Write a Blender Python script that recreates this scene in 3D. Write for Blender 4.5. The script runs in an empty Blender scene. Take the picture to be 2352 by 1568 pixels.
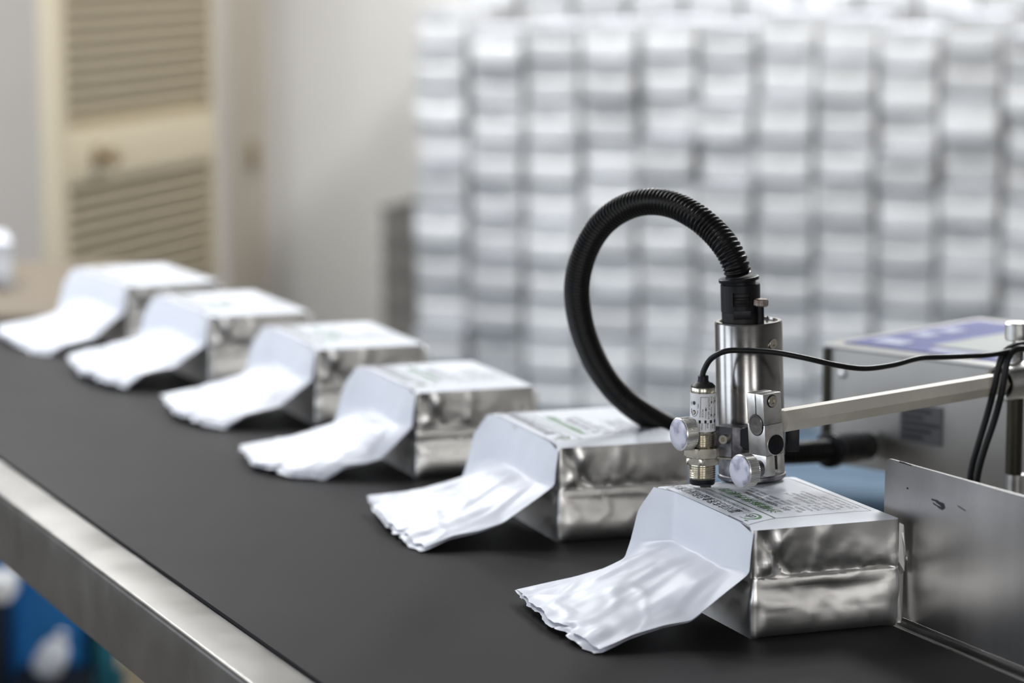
import bpy, math, random
from mathutils import Vector, Matrix, noise, Euler

# ------------------------------------------------------------------ camera, light, exposure
scene = bpy.context.scene
COL = scene.collection
F_PX, HORIZON, CAM_H = 6500.0, -150.0, 0.48
TH = math.atan((784 - HORIZON) / F_PX)
cam_d = bpy.data.cameras.new('camera'); cam = bpy.data.objects.new('camera', cam_d); COL.objects.link(cam)
cam.location = (0, 0, CAM_H); cam.rotation_euler = (math.pi/2 - TH, 0, 0)
cam_d.sensor_width = 36; cam_d.lens = F_PX / 2352 * 36
cam_d.clip_start = 0.05; cam_d.clip_end = 60
cam_d.dof.use_dof = True; cam_d.dof.focus_distance = 2.02; cam_d.dof.aperture_fstop = 4.0
scene.camera = cam
vs = scene.view_settings
vs.view_transform = 'Standard'; vs.look = 'None'; vs.gamma = 1; vs.use_curve_mapping = False
vs.exposure = 0.52
scene.cycles.max_bounces = 4; scene.cycles.diffuse_bounces = 3; scene.cycles.glossy_bounces = 3; scene.cycles.adaptive_threshold = 0.06; scene.cycles.transmission_bounces = 2
world = bpy.data.worlds.new('world'); scene.world = world; world.use_nodes = True
world.node_tree.nodes['Background'].inputs[0].default_value = (0.8, 0.85, 0.95, 1)
world.node_tree.nodes['Background'].inputs[1].default_value = 0.15

FLOOR_Z, CEIL_Z = -0.76, 2.05
def area_light(name, loc, rot, sx, sy, power, color):
    d = bpy.data.lights.new(name, 'AREA'); d.shape = 'RECTANGLE'; d.size = sx; d.size_y = sy
    d.energy = power; d.color = color
    o = bpy.data.objects.new(name, d); COL.objects.link(o); o.location = loc; o.rotation_euler = rot
    return o
LAMPS = [(-1.35, 3.75), (1.0, 3.75), (-1.1, 5.5), (1.3, 5.5)]
for lx, ly in LAMPS:
    area_light('ceiling_lamp_light', (lx, ly, CEIL_Z - 0.085), (0, 0, 0), 0.28, 1.25, 48 if ly > 5 else (37 if lx < 0 else 38), (0.97, 0.985, 1.0))
# area lights at unseen windows, added for cool side light and reflected streaks
ADDED_WIN_LEFT = [(-0.4, 1.0), (1.5, 1.0), (3.4, 1.0)]
for wy, wz in ADDED_WIN_LEFT:
    area_light('window_daylight', (-3.42, wy, 0.62), (0, -math.pi/2, 0), 1.5, 1.3, 19, (0.80, 0.88, 1.0))
ADDED_WIN_FRONT = [-1.2, 1.1]
for wx in ADDED_WIN_FRONT:
    area_light('window_daylight', (wx, -2.92, 0.75), (math.pi/2, 0, 0), 0.9, 1.5, 23, (0.97, 0.97, 0.97))

# ------------------------------------------------------------------ geometry helpers
def ray(x, y):
    dx = (x - 1176) / F_PX; dz = -(y - 784) / F_PX
    return Vector((dx, math.cos(TH) + dz*math.sin(TH), -math.sin(TH) + dz*math.cos(TH)))
def W(x, y, Y):            # the point of the place seen at photo position x, y at depth Y
    d = ray(x, y); return Vector((0, 0, CAM_H)) + d * (Y / d.y)
BELT_ANG = math.radians(23.7)
VV = Vector((math.cos(BELT_ANG), math.sin(BELT_ANG), 0)); UU = Vector((-VV.y, VV.x, 0))
def VU(v, u, z=0.0): return VV*v + UU*u + Vector((0, 0, z))

class MB:
    def __init__(s): s.v = []; s.f = []; s.m = []
    def add(s, verts, faces, mi=0):
        n = len(s.v); s.v += [tuple(p) for p in verts]
        for f in faces: s.f.append(tuple(i+n for i in f)); s.m.append(mi)
        return s
    def box(s, lo, hi, M=None, mi=0, bev=0.0):
        x0, y0, z0 = lo; x1, y1, z1 = hi
        if bev <= 0:
            vs_ = [(x0,y0,z0),(x1,y0,z0),(x1,y1,z0),(x0,y1,z0),(x0,y0,z1),(x1,y0,z1),(x1,y1,z1),(x0,y1,z1)]
            fs = [(0,3,2,1),(4,5,6,7),(0,1,5,4),(1,2,6,5),(2,3,7,6),(3,0,4,7)]
        else:
            vs_, fs = bevel_box(lo, hi, bev)
        if M is not None: vs_ = [M @ Vector(p) for p in vs_]
        return s.add(vs_, fs, mi)
    def lathe(s, prof, M=None, seg=40, mi=0, cap=True):
        vs_ = []; fs = []
        for r, z in prof:
            for k in range(seg):
                a = 2*math.pi*k/seg; vs_.append(Vector((r*math.cos(a), r*math.sin(a), z)))
        n = len(prof)
        for i in range(n-1):
            for k in range(seg):
                k2 = (k+1) % seg
                fs.append((i*seg+k, i*seg+k2, (i+1)*seg+k2, (i+1)*seg+k))
        if cap:
            if prof[0][0] > 1e-6: fs.append(tuple(reversed(range(seg))))
            if prof[-1][0] > 1e-6: fs.append(tuple((n-1)*seg+k for k in range(seg)))
        if M is not None: vs_ = [M @ p for p in vs_]
        return s.add(vs_, fs, mi)
    def prism(s, poly, z0, z1, M=None, mi=0):
        n = len(poly)
        vs_ = [Vector((x, y, z0)) for x, y in poly] + [Vector((x, y, z1)) for x, y in poly]
        fs = [tuple(reversed(range(n))), tuple(range(n, 2*n))] + [(i, (i+1) % n, (i+1) % n+n, i+n) for i in range(n)]
        if M is not None: vs_ = [M @ p for p in vs_]
        return s.add(vs_, fs, mi)
    def tube(s, path, rad, seg=16, mi=0, cap=True):
        rings = sweep_frames(path); vs_ = []; fs = []
        for i, (p, n, b) in enumerate(rings):
            r = rad(i) if callable(rad) else rad
            for k in range(seg):
                a = 2*math.pi*k/seg; vs_.append(p + n*(r*math.cos(a)) + b*(r*math.sin(a)))
        for i in range(len(rings)-1):
            for k in range(seg):
                k2 = (k+1) % seg
                fs.append((i*seg+k, i*seg+k2, (i+1)*seg+k2, (i+1)*seg+k))
        if cap:
            fs.append(tuple(reversed(range(seg)))); fs.append(tuple((len(rings)-1)*seg+k for k in range(seg)))
        return s.add(vs_, fs, mi)
    def build(s, name, mats, parent=None, smooth=True, angle=35):
        me = bpy.data.meshes.new(name); me.from_pydata(s.v, [], s.f); me.update()
        for m in (mats if isinstance(mats, (list, tuple)) else [mats]): me.materials.append(m)
        if any(s.m):
            for p, i in zip(me.polygons, s.m): p.material_index = i
        if smooth:
            me.shade_smooth(); me.set_sharp_from_angle(angle=math.radians(angle))
        o = bpy.data.objects.new(name, me); COL.objects.link(o)
        if parent is not None: o.parent = parent
        return o

def bevel_box(lo, hi, b):
    import bmesh
    bm = bmesh.new(); bmesh.ops.create_cube(bm, size=1)
    for v in bm.verts:
        v.co = Vector([(lo[i]+hi[i])/2 + v.co[i]*(hi[i]-lo[i]) for i in range(3)])
    bmesh.ops.bevel(bm, geom=list(bm.edges), offset=b, segments=2, profile=0.6, affect='EDGES')
    bm.verts.index_update()
    r = [v.co.copy() for v in bm.verts], [tuple(v.index for v in f.verts) for f in bm.faces]
    bm.free(); return r

def catmull(pts, per=12):
    P = [Vector(p) for p in pts]; P = [P[0]*2-P[1]] + P + [P[-1]*2-P[-2]]; out = []
    for i in range(1, len(P)-2):
        for k in range(per):
            t = k/per; a, b, c, d = P[i-1], P[i], P[i+1], P[i+2]
            out.append(0.5*((2*b)+(c-a)*t+(2*a-5*b+4*c-d)*t*t+(3*b-a-3*c+d)*t*t*t))
    out.append(P[-2].copy()); return out
def resample(path, step):
    L = [0.0]
    for a, b in zip(path, path[1:]): L.append(L[-1]+(b-a).length)
    n = max(2, int(round(L[-1]/step))); out = []; j = 0
    for i in range(n+1):
        d = L[-1]*i/n
        while j < len(path)-2 and L[j+1] < d: j += 1
        t = (d-L[j])/max(1e-9, L[j+1]-L[j]); out.append(path[j].lerp(path[j+1], t))
    return out
def sweep_frames(path):
    T = []
    for i in range(len(path)):
        a = path[max(0, i-1)]; b = path[min(len(path)-1, i+1)]; T.append((b-a).normalized())
    ref = Vector((0, 0, 1)) if abs(T[0].z) < 0.9 else Vector((0, 1, 0))
    n = (ref - T[0]*ref.dot(T[0])).normalized(); out = []
    for p, t in zip(path, T):
        n = (n - t*n.dot(t)).normalized(); out.append((p, n, t.cross(n)))
    return out
def axis_matrix(origin, zdir, xhint=Vector((0, 0, 1))):
    z = Vector(zdir).normalized(); x = (xhint - z*xhint.dot(z))
    if x.length < 1e-4: x = Vector((1, 0, 0)) - z*z.x
    x.normalize(); y = z.cross(x)
    return Matrix(((x.x, y.x, z.x, origin[0]), (x.y, y.y, z.y, origin[1]), (x.z, y.z, z.z, origin[2]), (0, 0, 0, 1)))
def thing(name, label, cat, loc=(0, 0, 0), rotz=0.0, group=None, rot=None):
    o = bpy.data.objects.new(name, None); COL.objects.link(o); o.empty_display_size = 0.02
    o.location = loc; o.rotation_euler = rot if rot else (0, 0, rotz)
    return tag(o, label, cat, group)
def tag(o, label, cat, group=None):
    o['label'] = label; o['category'] = cat
    if group: o['group'] = group
    return o
def structure(o, label=None):
    o['kind'] = 'structure'
    if label: o['label'] = label
    return o
_txt = {}
def text_geo(s, size, bold=0.0):
    key = (s, bold)
    if key not in _txt:
        c = bpy.data.curves.new('print', 'FONT'); c.body = s; c.size = 1.0; c.resolution_u = 2; c.offset = bold
        o = bpy.data.objects.new('print', c); COL.objects.link(o)
        me = bpy.data.meshes.new_from_object(o)
        _txt[key] = ([v.co.copy() for v in me.vertices], [tuple(p.vertices) for p in me.polygons])
        bpy.data.objects.remove(o); bpy.data.meshes.remove(me); bpy.data.curves.remove(c)
    v, f = _txt[key]
    return [p*size for p in v], f

# ------------------------------------------------------------------ materials
def mat(name, base, rough=0.5, metal=0.0, spec=0.5, coat=0.0, emit=None, estr=0.0, vary=0.0, vscale=20.0, rvary=0.0,
        bump=0.0, bscale=60.0, stretch=(1, 1, 1), aniso=0.0, base2=None, thr=None, detail=4.0, coord='Object', sheen=0.0):
    m = bpy.data.materials.new(name); m.use_nodes = True; nt = m.node_tree; p = nt.nodes['Principled BSDF']
    I = p.inputs
    I['Base Color'].default_value = (*base, 1); I['Roughness'].default_value = rough; I['Metallic'].default_value = metal
    I['Specular IOR Level'].default_value = spec; I['Coat Weight'].default_value = coat; I['Coat Roughness'].default_value = 0.08
    if emit: I['Emission Color'].default_value = (*emit, 1); I['Emission Strength'].default_value = estr
    if aniso: I['Anisotropic'].default_value = aniso
    N = nt.nodes.new; L = nt.links.new
    if vary or bump or rvary or base2:
        tc = N('ShaderNodeTexCoord'); mp = N('ShaderNodeMapping'); mp.inputs['Scale'].default_value = stretch
        L(tc.outputs[coord], mp.inputs[0])
        n1 = N('ShaderNodeTexNoise'); n1.inputs['Scale'].default_value = vscale; n1.inputs['Detail'].default_value = detail
        L(mp.outputs[0], n1.inputs['Vector'])
        if vary or base2:
            r = N('ShaderNodeValToRGB'); e = r.color_ramp.elements
            e[0].position, e[1].position = thr if thr else (0.3, 0.7)
            if base2: c0, c1 = base, base2
            else: c0 = tuple(c*(1-vary) for c in base); c1 = tuple(min(1, c*(1+vary)) for c in base)
            e[0].color = (*c0, 1); e[1].color = (*c1, 1)
            L(n1.outputs[0], r.inputs[0]); L(r.outputs[0], I['Base Color'])
        if rvary:
            mr = N('ShaderNodeMapRange'); mr.inputs[3].default_value = max(0.02, rough-rvary); mr.inputs[4].default_value = rough+rvary
            L(n1.outputs[0], mr.inputs[0]); L(mr.outputs[0], I['Roughness'])
        if bump:
            n2 = N('ShaderNodeTexNoise'); n2.inputs['Scale'].default_value = bscale; n2.inputs['Detail'].default_value = 3
            L(mp.outputs[0], n2.inputs['Vector'])
            b = N('ShaderNodeBump'); b.inputs['Strength'].default_value = bump; b.inputs['Distance'].default_value = 0.002
            L(n2.outputs[0], b.inputs['Height']); L(b.outputs[0], I['Normal'])
    return m
M = {}
M['belt'] = mat('belt_rubber', (0.0180, 0.0172, 0.0180), 0.55, vary=0.13, vscale=6, rvary=0.06, bump=0.08, bscale=900, spec=0.5)
M['belt'].node_tree.nodes['Principled BSDF'].inputs['IOR'].default_value = 1.16
M['rail'] = mat('brushed_rail_steel', (0.165, 0.160, 0.152), 0.36, 1.0, vary=0.22, rvary=0.10, vscale=16, bump=0.04, bscale=45)
M['guide'] = mat('guide_steel', (0.38, 0.37, 0.362), 0.33, 1.0, vary=0.20, rvary=0.08, vscale=11, bump=0.05, bscale=420, stretch=(1, 1, 0.15))
M['steel'] = mat('brushed_cylinder_steel', (0.275, 0.264, 0.253), 0.20, 1.0, rvary=0.05, vscale=60, bump=0.03, bscale=700, stretch=(0.3, 0.3, 4), vary=0.06)
M['steel_dark'] = mat('inked_steel', (0.10, 0.097, 0.11), 0.35, 0.9, base2=(0.34, 0.33, 0.34), thr=(0.42, 0.62), vscale=70)
M['block'] = mat('inked_dark_block', (0.05, 0.05, 0.055), 0.4, 0.5, base2=(0.30, 0.28, 0.29), thr=(0.45, 0.65), vscale=60)
M['alu'] = mat('cast_aluminium', (0.70, 0.69, 0.66), 0.30, 1.0, vary=0.12, vscale=120, bump=0.015, bscale=900, rvary=0.06)
M['alu_ink'] = mat('ink_stained_aluminium', (0.20, 0.19, 0.28), 0.5, 0.5, base2=(0.58, 0.57, 0.63), thr=(0.30, 0.47), vscale=75)
M['nickel'] = mat('nickel_brass', (0.58, 0.54, 0.45), 0.25, 1.0, vary=0.12, vscale=150)
M['hexrod'] = mat('hex_rod_steel', (0.66, 0.625, 0.55), 0.45, 0.30, vary=0.08, vscale=40, bump=0.05, bscale=600)
M['blackp'] = mat('black_plastic', (0.008, 0.008, 0.010), 0.40, vary=0.3, vscale=50, spec=0.22)
M['dusty'] = mat('dusty_black_plastic', (0.010, 0.010, 0.012), 0.45, spec=0.2, base2=(0.05, 0.045, 0.04), thr=(0.45, 0.8), vscale=45)
M['hose'] = mat('black_hose_plastic', (0.007, 0.0065, 0.0062), 0.34, vary=0.25, vscale=40, spec=0.22)
M['cable'] = mat('black_cable_rubber', (0.008, 0.008, 0.0085), 0.40, vary=0.2, vscale=80, spec=0.25)
M['rust'] = mat('rusty_screw_steel', (0.30, 0.27, 0.25), 0.45, 0.8, base2=(0.20, 0.10, 0.05), thr=(0.45, 0.65), vscale=260)
M['film'] = mat('white_film', (0.66, 0.68, 0.735), 0.40, coat=0.0, spec=0.5, bump=0.06, bscale=34)
M['film'].node_tree.nodes['Principled BSDF'].inputs['IOR'].default_value = 1.30
M['foil'] = mat('silver_foil', (0.86, 0.845, 0.82), 0.38, 1.0, bump=0.05, bscale=40, rvary=0.04, vscale=30)
for _i, _c in enumerate((0.68, 0.76, 0.84, 0.60)):
    M['foil_far%d' % _i] = mat('silver_foil_piled', (_c*0.80, _c*0.795, _c*0.785), 0.50, 0.6, bump=0.15, bscale=22)
M['ink_black'] = mat('black_print', (0.02, 0.02, 0.022), 0.35)
M['ink_grey'] = mat('fine_black_print', (0.06, 0.055, 0.06), 0.35)
M['ink_green'] = mat('green_print', (0.06, 0.22, 0.035), 0.35)
M['ink_green_dark'] = mat('dark_green_print', (0.03, 0.12, 0.03), 0.35)
M['ink_logo'] = mat('grey_green_print', (0.035, 0.06, 0.04), 0.35)
M['ink_purple'] = mat('dark_violet_print', (0.045, 0.02, 0.10), 0.35)
M['paper'] = mat('white_sensor_label', (0.78, 0.78, 0.80), 0.3, vary=0.04, vscale=200, coat=0.3)
M['hole'] = mat('dark_hole', (0.004, 0.004, 0.004), 0.6)  # near-black colour stands for the shade inside slots, gaps and recesses
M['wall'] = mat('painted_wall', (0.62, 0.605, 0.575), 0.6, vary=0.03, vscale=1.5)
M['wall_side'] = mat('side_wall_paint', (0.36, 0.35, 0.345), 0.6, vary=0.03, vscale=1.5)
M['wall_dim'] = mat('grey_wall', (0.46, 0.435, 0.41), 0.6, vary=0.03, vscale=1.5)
M['ceil'] = mat('ceiling_paint', (0.34, 0.34, 0.34), 0.8)
M['floor'] = mat('grey_painted_floor', (0.13, 0.122, 0.11), 0.35, vary=0.1, vscale=2)
M['door'] = mat('cream_door_paint', (0.55, 0.475, 0.34), 0.45)
M['jamb'] = mat('tan_jamb_paint', (0.38, 0.335, 0.27), 0.5)
M['tray'] = mat('dull_tray_plastic', (0.15, 0.138, 0.122), 0.55)
M['brass'] = mat('brass_knob', (0.24, 0.17, 0.09), 0.45, 0.6)
M['blue_pallet'] = mat('blue_pallet_plastic', (0.055, 0.095, 0.14), 0.45, vary=0.05)
M['blue_bin'] = mat('blue_bin_plastic', (0.02, 0.22, 0.60), 0.5)
M['teal_bin'] = mat('teal_bin_plastic', (0.03, 0.24, 0.33), 0.5)
M['tan'] = mat('tan_cardboard', (0.45, 0.38, 0.26), 0.8, vary=0.06)
M['boxsteel'] = mat('control_box_steel', (0.40, 0.385, 0.36), 0.36, 1.0, vary=0.10, vscale=12, rvary=0.08)
M['keypad'] = mat('lilac_keypad_film', (0.16, 0.17, 0.30), 0.5, spec=0.1)
M['keypad'].node_tree.nodes['Principled BSDF'].inputs['IOR'].default_value = 1.15
M['keypad_pale'] = mat('pale_key_print', (0.36, 0.38, 0.47), 0.5, spec=0.1)
M['keypad_grey'] = mat('grey_keypad_field', (0.28, 0.295, 0.28), 0.5, spec=0.15)
M['plate_label'] = mat('grey_rating_plate', (0.09, 0.09, 0.092), 0.5, 0.2)
M['olive'] = mat('olive_black_metal', (0.045, 0.04, 0.025), 0.35, 0.6)
M['tube_glow'] = mat('lamp_diffuser', (0.9, 0.9, 0.9), 0.5, emit=(1.0, 0.985, 0.95), estr=1.0)
M['tube_glow'].cycles.emission_sampling = 'NONE'
M['housing'] = mat('lamp_housing', (0.75, 0.75, 0.75), 0.5)
M['winframe'] = mat('window_frame_paint', (0.55, 0.55, 0.54), 0.5)
M['table'] = mat('beige_table_top', (0.15, 0.125, 0.095), 0.7, spec=0.15)
glass = bpy.data.materials.new('window_glass'); glass.use_nodes = True
_p = glass.node_tree.nodes['Principled BSDF']; _p.inputs['Transmission Weight'].default_value = 1; _p.inputs['Roughness'].default_value = 0.02
_p.inputs['IOR'].default_value = 1.05
M['glass'] = glass

# ------------------------------------------------------------------ the room
def slab(name, lo, hi, m, label):
    return structure(MB().box(lo, hi).build(name, m, smooth=False), label)
slab('floor', (-3.6, -3.1, FLOOR_Z-0.05), (4.2, 7.5, FLOOR_Z), M['floor'], 'grey painted workshop floor')
slab('ceiling', (-3.6, -3.1, CEIL_Z), (4.2, 7.5, CEIL_Z+0.05), M['ceil'], 'pale ceiling with strip lamps')
slab('wall_back', (-0.635, 6.30, FLOOR_Z), (4.2, 6.42, CEIL_Z), M['wall'], 'pale plain wall behind the pile of bags')
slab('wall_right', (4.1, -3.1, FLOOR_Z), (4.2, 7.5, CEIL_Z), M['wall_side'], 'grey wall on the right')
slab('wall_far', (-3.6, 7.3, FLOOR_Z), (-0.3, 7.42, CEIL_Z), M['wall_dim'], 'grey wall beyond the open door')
def pierced_wall(name, label, along, openings, zlo, zhi, L0, L1, T):
    """a wall along x or y with window openings: piers, sill band and lintel band in one mesh"""
    mb = MB()
    def put(a0, a1, z0, z1):
        if along == 'y': mb.box((T[0], a0, z0), (T[1], a1, z1))
        else: mb.box((a0, T[0], z0), (a1, T[1], z1))
    put(L0, L1, FLOOR_Z, zlo); put(L0, L1, zhi, CEIL_Z)
    c = L0
    for a0, a1 in openings: put(c, a0, zlo, zhi); c = a1
    put(c, L1, zlo, zhi)
    return structure(mb.build(name, M['wall_side'], smooth=False), label)
pierced_wall('wall_left', 'pale left wall with three windows', 'y', [(y-0.66, y+0.66) for y, _ in ADDED_WIN_LEFT], -0.14, 1.38, -3.1, 7.5, (-3.6, -3.45))
pierced_wall('wall_front', 'pale wall behind the camera with two windows', 'x', [(x-0.46, x+0.46) for x in ADDED_WIN_FRONT], -0.01, 1.51, -3.6, 4.2, (-3.1, -2.95))
wn = 1
def window(center, half, z0, z1, along):  # unseen window, added for light and reflections
    global wn
    e = bpy.data.objects.new('window_%d' % wn, None); COL.objects.link(e); structure(e, 'tall daylight window'); wn += 1
    mb = MB(); gl = MB(); cx, cy = center; t = 0.04
    def put(b, a0, a1, za, zb, d=0.03):
        if along == 'y': b.box((cx-d, cy+a0, za), (cx+d, cy+a1, zb))
        else: b.box((cx+a0, cy-d, za), (cx+a1, cy+d, zb))
    put(mb, -half, -half+t, z0, z1); put(mb, half-t, half, z0, z1); put(mb, -half+t, half-t, z0, z0+t); put(mb, -half+t, half-t, z1-t, z1)
    put(mb, -0.02, 0.02, z0+t, z1-t); mb.build('window_frame', M['winframe'], e, smooth=False)
    for a0, a1 in ((-half+t, -0.02), (0.02, half-t)):
        g = MB(); put(g, a0, a1, z0+t, z1-t, 0.003); g.build('pane', M['glass'], e, smooth=False)
for y, _ in ADDED_WIN_LEFT: window((-3.53, y), 0.66, -0.14, 1.38, 'y')
for x in ADDED_WIN_FRONT: window((x, -3.03), 0.46, -0.01, 1.51, 'x')
for i, (lx, ly) in enumerate(LAMPS):
    t = thing('ceiling_lamp', 'white strip lamp under the ceiling, %s row, %s side' % ('rear' if ly > 5 else 'front', 'left' if lx < 0 else 'right'), 'lamp', (lx, ly, CEIL_Z-0.075), group='strip lamps under the ceiling')
    MB().box((-0.16, -0.65, 0.0), (0.16, 0.65, 0.075), bev=0.008).build('housing', M['housing'], t)
    MB().box((-0.14, -0.62, -0.008), (0.14, 0.62, 0.0)).build('diffuser', M['tube_glow'], t, smooth=False)

# louvred door standing open, hinged on its far edge
P0 = W(113, 300, 5.30); P1 = W(478, 300, 6.0)
dvec = Vector((P1.x-P0.x, P1.y-P0.y, 0)); DW = dvec.length; DANG = math.atan2(dvec.y, dvec.x)
door = bpy.data.objects.new('door_1', None); COL.objects.link(door); structure(door, 'cream louvred door standing open beside the pale wall')
door.location = (P0.x, P0.y, FLOOR_Z); door.rotation_euler = (0, 0, DANG)
ST = 0.034; DH = 2.05; zt = lambda z: z - FLOOR_Z
for nm, x0, x1, z0, z1 in (('stile', 0, ST, 0, DH), ('stile', DW-ST*0.6, DW, 0, DH), ('rail', ST, DW-ST*0.6, 0, 0.16),
                           ('rail', ST, DW-ST*0.6, zt(0.012), zt(0.115)), ('rail', ST, DW-ST*0.6, DH-0.1, DH)):
    MB().box((x0, -0.02, z0), (x1, 0.02, z1), bev=0.003).build(nm, M['door'], door)
slat_me = None
z = zt(0.012) - 0.013; zs = []
while z > 0.17: zs.append(z); z -= 0.026
z = zt(0.115) + 0.013
while z < DH-0.11: zs.append(z); z += 0.026
for z in zs:
    if slat_me is None:
        Ms = Matrix.Rotation(math.radians(-48), 4, 'X')
        o = MB().box((ST-0.005, -0.0195, -0.003), (DW-ST*0.6+0.005, 0.0195, 0.003), M=Ms).build('slat', M['door'], door, smooth=False); slat_me = o.data
    else:
        o = bpy.data.objects.new('slat', slat_me); COL.objects.link(o); o.parent = door
    o.location = (0, 0, z)
kx = (W(205, 360, 5.45) - Vector((P0.x, P0.y, 0))); kx = kx.x*math.cos(DANG)+kx.y*math.sin(DANG)
kz = zt(W(205, 360, 5.45).z)
Mk = axis_matrix((kx, -0.02, kz), (0, -1, 0))
MB().lathe([(0.020, 0), (0.020, 0.005), (0.009, 0.007), (0.008, 0.02), (0.015, 0.024), (0.018, 0.033), (0.015, 0.042), (0.0, 0.045)], Mk, 24).build('knob', M['brass'], door)
# door frame of the opening
j0 = W(520, 300, 6.15).x; j1 = W(598, 300, 6.15).x
jamb = MB().box((j0, 6.12, FLOOR_Z), (j1, 6.46, 1.40), bev=0.006).build('trim_1', M['jamb']); structure(jamb, 'tan door jamb')
h = W(582, 358, 6.11)
hg = MB().box((h.x-0.008, 6.112, h.z-0.03), (h.x+0.008, 6.12, h.z+0.03), bev=0.002).build('strike_plate', M['brass'], jamb)

# ------------------------------------------------------------------ conveyor
conv = thing('conveyor', 'flat conveyor with dark grey rubber belt and polished steel side rails', 'conveyor', VU(0, 0, 0), BELT_ANG)
B0, B1, U0, U1 = 0.605, 1.024, 1.05, 3.46      # belt left/right edge (v) and near/far end (u); the local frame is x = v, y = u
def round_profile(y0, y1, zt_, r, n=10):
    pts = []
    for k in range(n+1): a = math.pi/2 + math.pi*k/n; pts.append((y0 + r*math.cos(a), zt_-r + r*math.sin(a)))
    for k in range(n+1): a = -math.pi/2 + math.pi*k/n; pts.append((y1 + r*math.cos(a), zt_-r + r*math.sin(a)))
    return pts
pr = round_profile(U0+0.035, U1-0.035, 0.0, 0.035)
mb = MB(); n = len(pr)
inner = round_profile(U0+0.035, U1-0.035, -0.004, 0.031)
for x in (B0, B1): pass
vs_ = [(B0, y, z) for y, z in pr] + [(B1, y, z) for y, z in pr] + [(B0, y, z) for y, z in inner] + [(B1, y, z) for y, z in inner]
fs = []
for i in range(n):
    j = (i+1) % n
    fs += [(i, j, j+n, i+n), (2*n+i, 3*n+i, 3*n+j, 2*n+j), (i, 2*n+i, 2*n+j, j), (n+i, n+j, 3*n+j, 3*n+i)]
mb.add(vs_, fs); mb.build('belt', M['belt'], conv)
for y in (U0+0.035, U1-0.035):
    MB().lathe([(0.0305, B0+0.002), (0.0305, B1-0.002)], axis_matrix((0, y, -0.035), (1, 0, 0)), 32).build('roller', M['steel'], conv)
MB().box((B0+0.004, U0+0.08, -0.028), (B1-0.004, U1-0.08, -0.0045)).build('slider_bed', M['rail'], conv, smooth=False)
def rail_part(x0, x1, sgn, name):
    """a folded sheet rail: flat top lip with a rounded outer edge and a deep side skirt"""
    t = 0.002; r = 0.004; zt_ = -0.003; zb = -0.0625
    xo = x0 if sgn < 0 else x1; xi = x1 if sgn < 0 else x0
    pts = [(xi, zt_)]
    for k in range(7):
        a = math.pi/2*k/6; pts.append((xo - sgn*r + sgn*r*math.sin(a), zt_ - r + r*math.cos(a)))
    pts += [(xo, zb+0.003), (xo-sgn*0.001, zb), (xo-sgn*0.016, zb), (xo-sgn*0.016, zb+t), (xo-sgn*t, zb+t)]
    pts += [(xo-sgn*t, zt_-r), (xo-sgn*r, zt_-t), (xi, zt_-t)]
    vs_ = []; n = len(pts); K = 60
    for k in range(K+1):
        y = 1.03 + (U1+0.01-1.03)*k/K
        for x, z in pts: 
            w = 0.0
            if z < -0.012 and z > zb+0.004: w = 0
            vs_.append((x+w, y, z))
    fs = [(k*n+i, k*n+(i+1) % n, (k+1)*n+(i+1) % n, (k+1)*n+i) for k in range(K) for i in range(n)]
    if sgn < 0: fs = [tuple(reversed(f)) for f in fs]
    fs += [tuple(range(n)), tuple(K*n+i for i in range(n))]
    return MB().add(vs_, fs).build(name, M['rail'], conv, angle=30)
rail_part(0.5635, B0-0.0008, -1, 'side_rail')
rail_part(B1+0.0008, 1.062, 1, 'side_rail')
for x in (0.585, 1.045):
    for y in (1.25, 3.2):
        MB().box((x-0.015, y-0.015, FLOOR_Z-conv.location.z+0.001), (x+0.015, y+0.015, -0.0605), bev=0.003).build('leg', M['rail'], conv)
for y in (1.25, 3.2):
    MB().box((0.60, y-0.01, -0.5), (1.03, y+0.01, -0.47)).build('crossbar', M['rail'], conv, smooth=False)

# upright guide plate along the right edge of the belt
gp = thing('guide_plate', 'upright grey steel guide plate with dark scuffs beside the nearest bag', 'guide plate', VU(1.0355, 0, 0), BELT_ANG)
poly = [(1.10, 0.0035), (1.703, 0.0035), (1.7005, 0.1065)]
for k in range(6):
    a = math.pi/2*k/5; poly.append((1.6945+0.006*math.cos(a), 0.1075+0.006*math.sin(a)))
poly += [(1.52, 0.1172), (1.10, 0.1235)]
Mg = Matrix(((0, 0, 1, 0), (1, 0, 0, 0), (0, 1, 0, 0), (0, 0, 0, 1)))
MB().prism(poly, 0.0, 0.002, Mg).build('plate', M['guide'], gp, angle=50)
MB().box((0.002, 1.12, 0.0), (0.022, 1.70, 0.0025)).build('foot_flange', M['guide'], gp, smooth=False)
def local_guide(px, py):
    d = ray(px, py); t = 1.0355/d.dot(VV); p = Vector((0, 0, CAM_H))+d*t; return p.dot(UU), p.z
def scuff(pts, w, name='scuff'):
    mb = MB(); q = [local_guide(*p) for p in pts]
    for (a, b), ww in zip(zip(q, q[1:]), w):
        d = Vector((b[0]-a[0], b[1]-a[1])); nrm = Vector((-d.y, d.x)).normalized()*ww
        mb.add([(-0.0002, a[0]-nrm.x, a[1]-nrm.y), (-0.0002, b[0]-nrm.x, b[1]-nrm.y), (-0.0002, b[0]+nrm.x, b[1]+nrm.y), (-0.0002, a[0]+nrm.x, a[1]+nrm.y)], [(0, 1, 2, 3), (3, 2, 1, 0)])
    mb.build(name, M['ink_grey'], gp, smooth=False)
scuff([(2140, 1146), (2150, 1150), (2160, 1157), (2168, 1161)], (0.0006, 0.0011, 0.0015))
scuff([(2143, 1155), (2155, 1163), (2163, 1168), (2170, 1162)], (0.0004, 0.0008, 0.0013))
scuff([(2066, 1060), (2080, 1064), (2094, 1069)], (0.0006, 0.0005))
scuff([(2200, 1161), (2218, 1173)], (0.0003,))
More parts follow.
